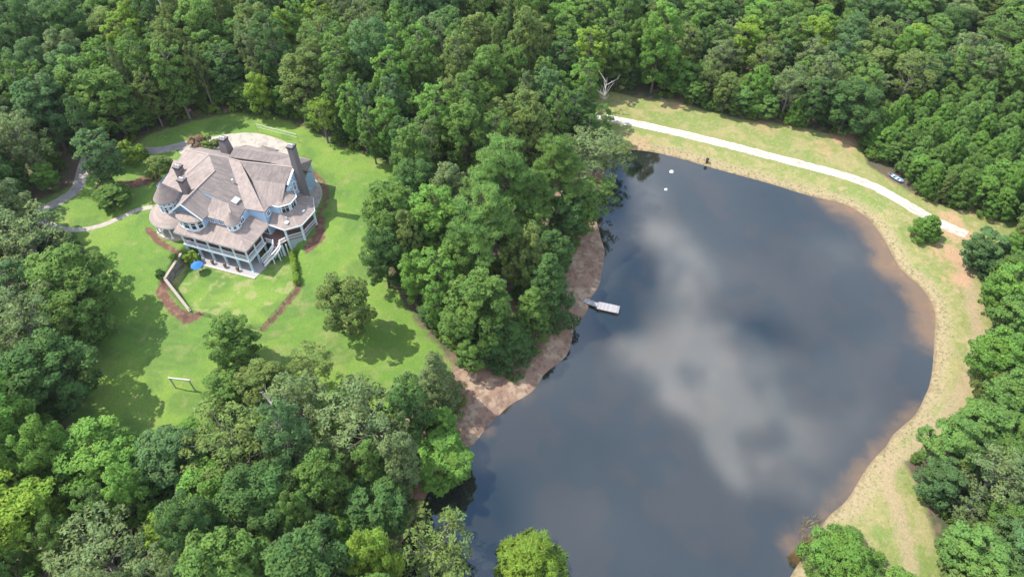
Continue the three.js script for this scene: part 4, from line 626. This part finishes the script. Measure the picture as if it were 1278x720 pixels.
// --- trees that the photo shows singly: [px, py of crown middle, height, radius, kind, tone, label]
const singles = [
  [428, 378, 15, 5.0, 'broadleaf', 'olive', 'solitary olive green tree on the lawn between the house and the grove'],
  [288, 424, 12, 4.8, 'broadleaf', 'mid', 'small rounded tree at the end of the iron fence'],
  [322, 118, 12, 3.5, 'lobed', 'lime', 'lime green tree at the wood edge behind the parking court'],
  [400, 140, 13, 3.9, 'airy', 'lime', 'pale yellowish flowering tree at the wood edge behind the parking court'],
  [123, 195, 15, 4.4, 'poplar', 'blue', 'dense blue green tree between the driveway and the house lawn'],
  [138, 243, 5, 4.0, 'broadleaf', 'mid', 'low spreading tree beside the footpath'],
  [1158, 285, 5.6, 3.2, 'youngpine', 'bright', 'lone bright green small tree beside the gravel road'],
  [631, 212, 26, 7.2, 'pine', 'pine', 'tallest spreading pine in the grove by the pond'],
  [602, 275, 24, 6.6, 'pine', 'pine', 'spreading pine with bare trunk in the middle of the grove'],
  [690, 205, 23, 6.2, 'pine', 'mid', 'darker pine behind the tallest pine of the grove'],
  [738, 190, 18, 8.4, 'airy', 'greyish', 'wide grey green tree overhanging the pond'],
  [768, 190, 11, 5.0, 'airy', 'olive', 'low olive tree leaning over the pond beside the gravel road'],
  [745, 240, 12, 5.0, 'airy', 'mid', 'mid green open tree on the shore below the overhanging one'],
  [722, 262, 14, 4.6, 'broadleaf', 'mid', 'mid green tree on the shore beside the dark shore tree'],
  [668, 250, 19, 5.2, 'pine', 'mid', 'mid green pine on the shore side of the tallest pine'],
  [662, 285, 16, 4.6, 'broadleaf', 'mid', 'mid green tree behind the olive tree of the grove'],
  [690, 318, 13, 4.0, 'broadleaf', 'dark', 'small dark tree above the dock'],
  [706, 268, 15, 4.6, 'broadleaf', 'dark', 'dark tree on the shore above the bare bank'],
  [490, 270, 18, 5.6, 'broadleaf', 'mid', 'large broadleaf tree at the lawn edge of the grove'],
  [478, 320, 15, 4.4, 'lobed', 'dark', 'darker rounded tree in front of the large tree at the lawn edge'],
  [517, 345, 13, 3.6, 'lobed', 'bright', 'bright green tree in the middle of the lawn edge of the grove'],
  [548, 345, 16, 4.2, 'poplar', 'bright', 'upright bright green tree in the grove facing the lawn'],
  [600, 385, 19, 6.0, 'broadleaf', 'mid', 'broad leafy tree below the bare trunked pine'],
  [615, 415, 12, 5.2, 'cedar', 'dark', 'dark low sweeping tree above the bare bank of the grove'],
  [640, 430, 10, 4.2, 'cedar', 'dark', 'second dark low sweeping tree above the bare bank'],
  [684, 365, 17, 5.0, 'cedar', 'dark', 'dark dense cedar nearest the wooden dock'],
  [655, 320, 17, 4.6, 'broadleaf', 'olive', 'olive tree between the bare trunked pine and the dock'],
  [575, 320, 15, 4.4, 'lobed', 'mid', 'rounded mid green tree between the two spreading pines and the lawn'],
  [560, 245, 17, 4.6, 'broadleaf', 'greyish', 'grey green broadleaf tree beside the tallest pine'],
  [665, 395, 13, 4.2, 'cedar', 'mid', 'mid green cedar beside the dark dense cedar'],
  [570, 410, 12, 3.8, 'broadleaf', 'mid', 'mid green tree at the lawn corner of the grove'],
  [580, 170, 19, 5.2, 'broadleaf', 'mid', 'mid green tree behind the tallest pine'],
  [660, 160, 20, 5.0, 'broadleaf', 'olive', 'olive tree behind the tallest pine'],
  [515, 200, 19, 4.8, 'broadleaf', 'mid', 'mid green tree at the back corner of the grove'],
  [545, 150, 20, 5.0, 'poplar', 'bright', 'tall fresh green tree at the back of the grove'],
  [490, 105, 21, 4.6, 'poplar', 'bright', 'tall fresh green tree behind the lawn'],
  [440, 140, 17, 3.3, 'poplar', 'bright', 'slender upright tree at the lawn edge behind the court'],
  [462, 165, 15, 3.0, 'poplar', 'mid', 'lower slender upright tree at the lawn edge'],
  [484, 160, 18, 3.4, 'poplar', 'bright', 'slender upright tree where lawn and grove meet'],
  [430, 75, 21, 4.2, 'poplar', 'mid', 'tall upright tree behind the slender ones at the lawn edge'],
  [525, 75, 22, 4.4, 'poplar', 'bright', 'tall upright tree deep behind the grove'],
  [160, 60, 21, 4.6, 'poplar', 'lime', 'tall yellow green upright tree in the woods above the driveway'],
  [215, 95, 20, 4.6, 'poplar', 'mid', 'tall upright tree above the parking court'],
  [545, 480, 15, 4.0, 'cedar', 'greyish', 'narrow grey green cedar standing at the pond corner'],
  [553, 570, 8, 5.2, 'broadleaf', 'bright', 'bright green bushy tree leaning over the dark pond corner'],
  [445, 525, 18, 8.2, 'airy', 'greyish', 'wide airy grey green tree with pale limbs near the pond corner'],
  [385, 455, 11, 4.4, 'airy', 'olive', 'small open tree between the lone tree and the airy one'],
  [536, 688, 13, 7.0, 'airy', 'olive', 'open grey olive tree growing out over the water'],
  [662, 700, 8, 5.2, 'youngpine', 'lime', 'yellow green bushy tree in front of the pond water'],
  [470, 640, 13, 5.4, 'broadleaf', 'dark', 'dark tree behind the open olive tree over the water'],
  [432, 668, 9, 3.6, 'lobed', 'bright', 'bright small tree beside the dark tree near the water'],
  [290, 555, 17, 8.0, 'airy', 'olive', 'big pale tree with bare dead limbs at the foot of the lawn'],
  [330, 480, 11, 4.6, 'broadleaf', 'olive', 'rounded olive tree beside the swing frame'],
  [282, 488, 8, 4.2, 'broadleaf', 'mid', 'bushy tree next to the swing frame'],
  [135, 575, 14, 6.2, 'lobed', 'bright', 'light green tree at the lower corner of the lawn'],
  [212, 578, 14, 5.6, 'broadleaf', 'blue', 'blue green tree at the foot of the lawn'],
  [208, 668, 10, 4.0, 'lobed', 'lime', 'rounded yellow green tree among the grey ones below the lawn'],
  [118, 690, 16, 7.4, 'airy', 'greyish', 'big silvery grey green tree below the lawn'],
  [25, 645, 15, 6.6, 'lobed', 'lime', 'yellow leaved tree in the woods below the lawn'],
  [265, 620, 13, 5.0, 'lobed', 'bright', 'fresh green tree among the trees below the lawn'],
  [30, 300, 19, 8.0, 'airy', 'greyish', 'wide grey green tree beside the driveway entrance'],
  [85, 355, 17, 7.2, 'broadleaf', 'mid', 'large tree at the lawn edge beyond the footpath'],
  [95, 395, 14, 5.6, 'lobed', 'mid', 'rounded tree at the shaded edge of the lawn'],
  [55, 470, 17, 7.0, 'broadleaf', 'dark', 'large dark tree shading the lower lawn'],
  [25, 400, 19, 7.2, 'airy', 'greyish', 'tall grey green tree behind the lawn edge trees'],
  [855, 95, 10, 4.6, 'lobed', 'bright', 'bright rounded tree beyond the gravel road'],
  [888, 92, 13, 3.8, 'airy', 'olive', 'brownish olive tree beyond the gravel road'],
  [825, 50, 17, 3.0, 'airy', 'rust', 'rust brown dead tree in the woods beyond the gravel road'],
  [735, 70, 18, 5.0, 'poplar', 'lime', 'yellow green upright tree above the end of the gravel road'],
  [765, 50, 19, 4.2, 'poplar', 'mid', 'tall upright tree above the end of the gravel road'],
  [1055, 700, 6, 5.4, 'youngpine', 'bright', 'broad bright bush at the end of the grass bank'],
  [1228, 310, 9, 4.4, 'broadleaf', 'blue', 'blue green tree at the end of the gravel road'],
  [945, 115, 12, 5.0, 'youngpine', 'bright', 'light green bushy tree at the wood edge beyond the gravel road'],
  [165, 190, 5, 3.0, 'bush', 'lime', 'pale yellow green shrub beside the driveway near the house'],
  [196, 208, 4, 3.2, 'bush', 'olive', 'thin pale shrub between the driveway and the chimneys'],
  [262, 178, 2.6, 2.2, 'bush', 'olive', 'brownish shrub at the back corner of the house'],
  [245, 177, 2.6, 2.2, 'bush', 'rust', 'reddish brown shrub at the back corner of the house'],
  [237, 322, 2.8, 1.7, 'bush', 'lime', 'round bright shrub beside the blue umbrella'],
  [221, 330, 2.0, 1.0, 'bush', 'mid', 'small shrub on top of the retaining wall'],
  [201, 345, 1.4, .9, 'bush', 'dark', 'low shrub at the bend of the retaining wall'],
];
for (const [px, py, H, R, kind, tone, label] of singles) treeAt(px, py, H, R, kind, tone, label);
// hedge on the right of the stair
{ const hs = group('clipped_hedge'), r = rng(77); tag(hs, 'clipped green hedge beside the outside stair', 'hedge'); const a = at(363, 312, 4.4), b = at(369, 350, 4.4), blobs = []; for (let k = 0; k < 60; k++) { const f = k / 59; for (let m = 0; m < 3; m++) blobs.push({ c: [lerp(a[0], b[0], f) + (r() - .5) * .7, groundY(lerp(a[0], b[0], f), lerp(a[1], b[1], f)) + .25 + m * .5, lerp(a[1], b[1], f) + (r() - .5) * .5], r: .36, sy: .9, n: 40, tone: .9 + .2 * r(), out: [0, .7, 0] }); } mesh('foliage', sprays(blobs, 5, { len: .2, wid: .15 }), leafMat.lime, hs); mesh('stems', merge(Array.from({ length: 14 }, (_, k) => { const x = lerp(a[0], b[0], k / 13), z = lerp(a[1], b[1], k / 13), y = groundY(x, z); return limbG([x, y - .05, z], [x, y + 1, z], .04, .02, 5); })), barks.brown, hs); }
// --- the woods
const REGION = (px, py, x, z) => px > 1060 && py > 255 ? ['along the grass bank', 'bank woods'] : px > 700 && py < 300 ? ['beyond the gravel road', 'woods beyond the road'] : px > 430 && py > 130 && py < 470 ? ['in the grove between lawn and pond', 'grove'] : py < 250 && px > 150 ? ['in the woods behind the house', 'woods behind the house'] : py < 330 ? ['in the woods around the driveway', 'woods around the driveway'] : ['in the woods below the lawn', 'woods below the lawn'];
let made = 0;
const MARKS = [[322, 118, 6, 'lime green tree behind the court'], [400, 140, 6, 'pale flowering tree'], [123, 195, 5, 'blue green tree by the driveway'], [100, 230, 5, 'driveway bend'], [50, 275, 5, 'joint of footpath and driveway'], [754, 125, 3, 'white snag'], [825, 60, 8, 'rust brown dead tree'], [735, 80, 8, 'end of the gravel road'], [855, 120, 3, 'bright tree across the road'], [945, 140, 3, 'bend of the gravel road'], [1120, 221, 2, 'blue boat'], [1060, 170, 2, 'start of the young pines'], [1228, 300, 2, 'end of the road at the bank'], [1225, 430, 2, 'middle of the grass bank'], [1150, 560, 2, 'narrow part of the grass bank'], [1160, 680, 2, 'foot of the grass bank'], [230, 470, 4, 'swing frame'], [120, 420, 4, 'shaded lawn edge'], [200, 600, 4, 'foot of the lawn'], [80, 690, 4, 'silvery tree below the lawn'], [330, 690, 3, 'gully below the lawn'], [545, 560, 2, 'dark pond corner'], [440, 600, 3, 'airy tree at the pond corner'], [740, 375, 1, 'wooden dock'], [630, 260, 10, 'tallest pine'], [740, 240, 3, 'tree overhanging the pond'], [480, 250, 6, 'lawn edge of the grove'], [500, 150, 6, 'back of the grove'], [205, 20, 10, 'pale dead trunk'], [600, 60, 8, 'deep woods between court and road'], [450, 60, 8, 'deep woods behind the net'], [60, 80, 8, 'deep woods above the driveway'], [1000, 40, 8, 'deep woods beyond the road'], [1200, 60, 8, 'deep woods behind the young pines']].map(([px, py, h, w]) => [...at(px, py, h), w]);
function tryTree(x, z, kind, tone, H, R, gap) {
  const y = groundY(x, z), c = toPx(x, y + MID[kind] * H, z); if (c[0] < -35 || c[0] > 1313 || c[1] < -35 || c[1] > 765) return false;
  if (pondD(x, z) < 2 || lawnD(x, z) < 1 || damD(x, z) < (c[0] > 1085 && c[1] > 255 ? -3 : .5) || driveD(x, z) < 3.2 || roadD(x, z) < 4) return false;
  for (const p of planted) { const d = (p[0] - x) ** 2 + (p[1] - z) ** 2, m = gap * (p[2] + R); if (d < m * m) return false; }
  if (coversOpen(x, z, H, R, kind)) return false;
  if (gap > .6 && c[0] > 545 && c[0] < 730 && c[1] > 170 && c[1] < 450) return false; // the grove is planted singly
  const [where, grp] = REGION(c[0], c[1], x, z), size = H > 20.5 ? 'tall ' : H < 12 && kind !== 'youngpine' ? 'small ' : '';
  let best = 1e9, mark = ''; for (const [mx, mz, w] of MARKS) { const d = Math.hypot(mx - x, mz - z); if (d < best) { best = d; mark = w; } }
  plant(kind, x, z, H, R, tone, size + TONE_WORD[tone] + ' ' + WORD[kind] + ' nearest the ' + mark, size + TONE_WORD[tone] + ' ' + WORD[kind] + 's around the ' + mark); made++; return true;
}
const pick = (r, list) => { let s = 0; for (const q of list) s += q[1]; let k = r() * s; for (const q of list) { k -= q[1]; if (k < 0) return q[0]; } return list[0][0]; };
const pineThicket = pg([[1072, 165], [1110, 145], [1200, 130], [1300, 150], [1300, 260], [1250, 262], [1190, 255], [1130, 225], [1085, 200]], 4);
{ const r = rng(99); // young pines beside the road
  for (let k = 0; k < 2500; k++) { const x = lerp(60, 150, r()), z = lerp(-185, -95, r()); if (!inPoly(x, z, pineThicket)) continue; tryTree(x, z, 'youngpine', pick(r, [['bright', 4], ['pine', 3], ['mid', 1]]), 6.5 + 3 * r(), 2.7 + 1.0 * r(), .55); }
}
{ const r = rng(123); // the rest of the woods, largest first
  for (let pass = 0; pass < 3; pass++) for (let k = 0; k < 9000; k++) {
    const x = lerp(-180, 180, r()), z = lerp(-228, -12, r()); const s = [1, .78, .55][pass];
    const c = toPx(x, 12, z); const right = c[0] > 1080 && c[1] > 250;
    const mass = fbm(x * .03, z * .03, 300, 2);
    const kind = pick(r, right ? [['broadleaf', 4], ['lobed', 4], ['airy', 1], ['youngpine', 2]] : c[1] < 260 ? [['broadleaf', 6], ['lobed', 3], ['airy', 3.2], ['poplar', mass > .5 ? 5 : 2], ['cedar', .3]] : [['broadleaf', 6], ['lobed', 4], ['airy', 3], ['poplar', 1]]);
    const tone = pick(r, kind === 'airy' ? [['greyish', 4], ['olive', 3], ['mid', 2]] : kind === 'youngpine' ? [['bright', 1], ['pine', 1]] : c[0] < 120 && c[1] < 330 ? [['dark', 4], ['blue', 3], ['mid', 2], ['greyish', 1]] : right ? [['bright', 3], ['mid', 3], ['olive', 1], ['blue', 1], ['pine', 2]] : [['mid', 5], ['dark', 2.4], ['bright', 2], ['olive', 1.6], ['blue', 1.2], ['lime', .5], ['greyish', 1]]);
    const H = (right ? 9 + 5 * r() : c[0] > 840 ? 12 + 5 * r() : 16 + 8 * r()) * lerp(.55, 1, s), R = (kind === 'poplar' ? 3.6 + 1.2 * r() : kind === 'cedar' ? 2.8 + r() : (right ? 3.4 : 4.6) + 2.2 * r()) * s;
    tryTree(x, z, kind, tone, H, R, [.68, .66, .64][pass]);
  }
  for (let k = 0; k < 26000; k++) { // lower trees and brush along the edges of the woods
    const x = lerp(-170, 170, r()), z = lerp(-215, -14, r()), e = Math.min(lawnD(x, z), damD(x, z) + (x < 18 ? 99 : 0)); if (e > 8 || e < .5) continue;
    const c = toPx(x, 5, z), kind = pick(r, [['lobed', 4], ['broadleaf', 3], ['cedar', 1], ['youngpine', c[0] > 850 ? 3 : .5]]);
    tryTree(x, z, kind, pick(r, [['mid', 4], ['bright', 3], ['olive', 1], ['dark', 1], ['pine', 1]]), 5 + 4 * r(), (kind === 'cedar' ? 1.8 : 2.3) + 1.1 * r(), .46);
  }
  console.log('trees', planted.length, 'woods', made);
}
// understorey: ferns, saplings and brush nobody could count
{
  const r = rng(321), g = KINDS.bush.map(b => b.crown), spots = [[], [], []]; const c = new THREE.Color();
  for (let k = 0; k < 9000; k++) { const x = lerp(-170, 170, r()), z = lerp(-220, -14, r()), s = .45 + .9 * r() * r(); if (pondD(x, z) < .8 || lawnD(x, z) < .6 || damD(x, z) < .4 || driveD(x, z) < 2.4) continue; if (x < 26 && x > -14 && pondD(x, z) < 10 && z < -66 && r() < .93) continue; if (coversOpen(x, z, 3 * s, 1.6 * s, 'bush')) continue; spots[(r() * 3) | 0].push([x, z, s, r() * 6.28, r()]); }
  spots.forEach((list, i) => { const m = new THREE.InstancedMesh(g[i], leafMat.mid, list.length), M = new THREE.Matrix4(), q = new THREE.Quaternion(), e = new THREE.Euler(); list.forEach(([x, z, s, a, t], k) => { M.compose(new THREE.Vector3(x, groundY(x, z) - .1, z), q.setFromEuler(e.set(0, a, 0)), new THREE.Vector3(s, s * .9, s)); m.setMatrixAt(k, M); m.setColorAt(k, c.setRGB(.7 + .8 * t, .75 + .5 * t, .8)); }); m.name = numbered('undergrowth'); m.castShadow = m.receiveShadow = true; scene.add(m); tag(m, ['low leafy brush growing under the trees of the woods', 'saplings and brush between the trunks of the woods', 'green undergrowth along the edge of the woods'][i], 'undergrowth', null, 'stuff'); });
}
// rough grass and straw tufts along the bank
{
  const r = rng(654), pos = [], col = []; for (let k = 0; k < 9; k++) { const a = r() * 6.28, l = .25 + .3 * r(), b = r() * 6.28, x = Math.cos(b) * .12, z = Math.sin(b) * .12; pos.push(x - Math.sin(a) * .03, 0, z + Math.cos(a) * .03, x + Math.sin(a) * .03, 0, z - Math.cos(a) * .03, x + Math.cos(a) * l * .7, l, z + Math.sin(a) * l * .7); const v = .8 + .4 * r(); for (let q = 0; q < 3; q++) col.push(v, v, v); }
  const g = new THREE.BufferGeometry(); g.setAttribute('position', new THREE.Float32BufferAttribute(pos, 3)); g.setAttribute('color', new THREE.Float32BufferAttribute(col, 3));
  const list = []; for (let k = 0; k < 90000 && list.length < 26000; k++) { const x = lerp(15, 110, r()), z = lerp(-150, -25, r()), pd = pondD(x, z); if (pd < .1 || damD(x, z) > .6 || roadD(x, z) < 1.6) continue; const shore = sstep(4, 1, pd); if (r() > .12 + .6 * shore) continue; list.push([x, z, .25 + .3 * r() * (1 + shore), r() * 6.28, shore, r()]); }
  const m = new THREE.InstancedMesh(g, new THREE.MeshPhysicalMaterial({ color: 0xffffff, vertexColors: true, roughness: .95, transmission: .3, thickness: 0, side: THREE.DoubleSide }), list.length), M = new THREE.Matrix4(), q = new THREE.Quaternion(), e = new THREE.Euler(), c = new THREE.Color();
  list.forEach(([x, z, s, a, sh, t], k) => { M.compose(new THREE.Vector3(x, groundY(x, z) - .02, z), q.setFromEuler(e.set(0, a, 0)), new THREE.Vector3(s, s, s)); m.setMatrixAt(k, M); const dry = t < .25 + .5 * sh; c.setRGB(dry ? .33 : .2, dry ? .28 : .23, dry ? .14 : .07); m.setColorAt(k, c); }); m.name = 'bank_grass'; scene.add(m); tag(m, 'dry straw and rough grass tufts on the pond bank', 'grass', null, 'stuff');
}
// reeds standing in the shallows
{
  const r = rng(888), pos = []; for (let k = 0; k < 150; k++) { const [x, z] = at(1012 + (r() - .5) * 26, 662 + (r() - .5) * 34, 0), l = .6 + 1.0 * r(), a = r() * 6.28; pos.push(x - .03, -.3, z, x + .03, -.3, z, x + Math.cos(a) * .35, l, z + Math.sin(a) * .35, x + .1, -.3, z - .03, x + .1, -.3, z + .03, x + .1 + Math.cos(a + 2) * .4, l * .8, z + Math.sin(a + 2) * .4); }
  const g = new THREE.BufferGeometry(); g.setAttribute('position', new THREE.Float32BufferAttribute(pos, 3)); g.computeVertexNormals(); tag(mesh('reeds', g, std(lin(.3, .26, .12), .9, { side: THREE.DoubleSide })), 'pale reeds standing in the shallows by the grass bank', 'reeds', null, 'stuff');
}
// bare dead snags
[[754, 112, 9, 'bare white snag at the end of the gravel road'], [345, 520, 12, 'bare grey dead limbs rising beside the big pale tree'], [205, 20, 22, 'pale dead trunk standing in the woods behind the house']].forEach(([px, py, H, label], i) => { const r = rng(700 + i), [x, z] = at(px, py, 3 + H * .5), g = [], t = group('dead_tree'); t.position.set(x, groundY(x, z) - .1, z); g.push(limbG([0, 0, 0], [.2, H * .5, .1], .22, .14, 7)); mesh('trunk', merge(g), barks.grey, t); const b = []; b.push(limbG([.2, H * .5, .1], [.5, H, .3], .14, .02, 5)); for (let k = 0; k < 14; k++) { const y = H * (.35 + .6 * r()), a = r() * 6.28, l = 1 + 2.2 * r(); const e = [.25 + Math.cos(a) * l, y + l * .7, Math.sin(a) * l]; b.push(limbG([.25, y, .1], e, .07, .025, 4)); for (let m = 0; m < 2; m++) b.push(limbG(e, [e[0] + (r() - .5) * 1.4, e[1] + r(), e[2] + (r() - .5) * 1.4], .03, .01, 3)); } mesh('branches', merge(b), std(lin(.42, .4, .38), .9), t); tag(t, label, 'dead tree'); });

renderer.render(scene, camera);
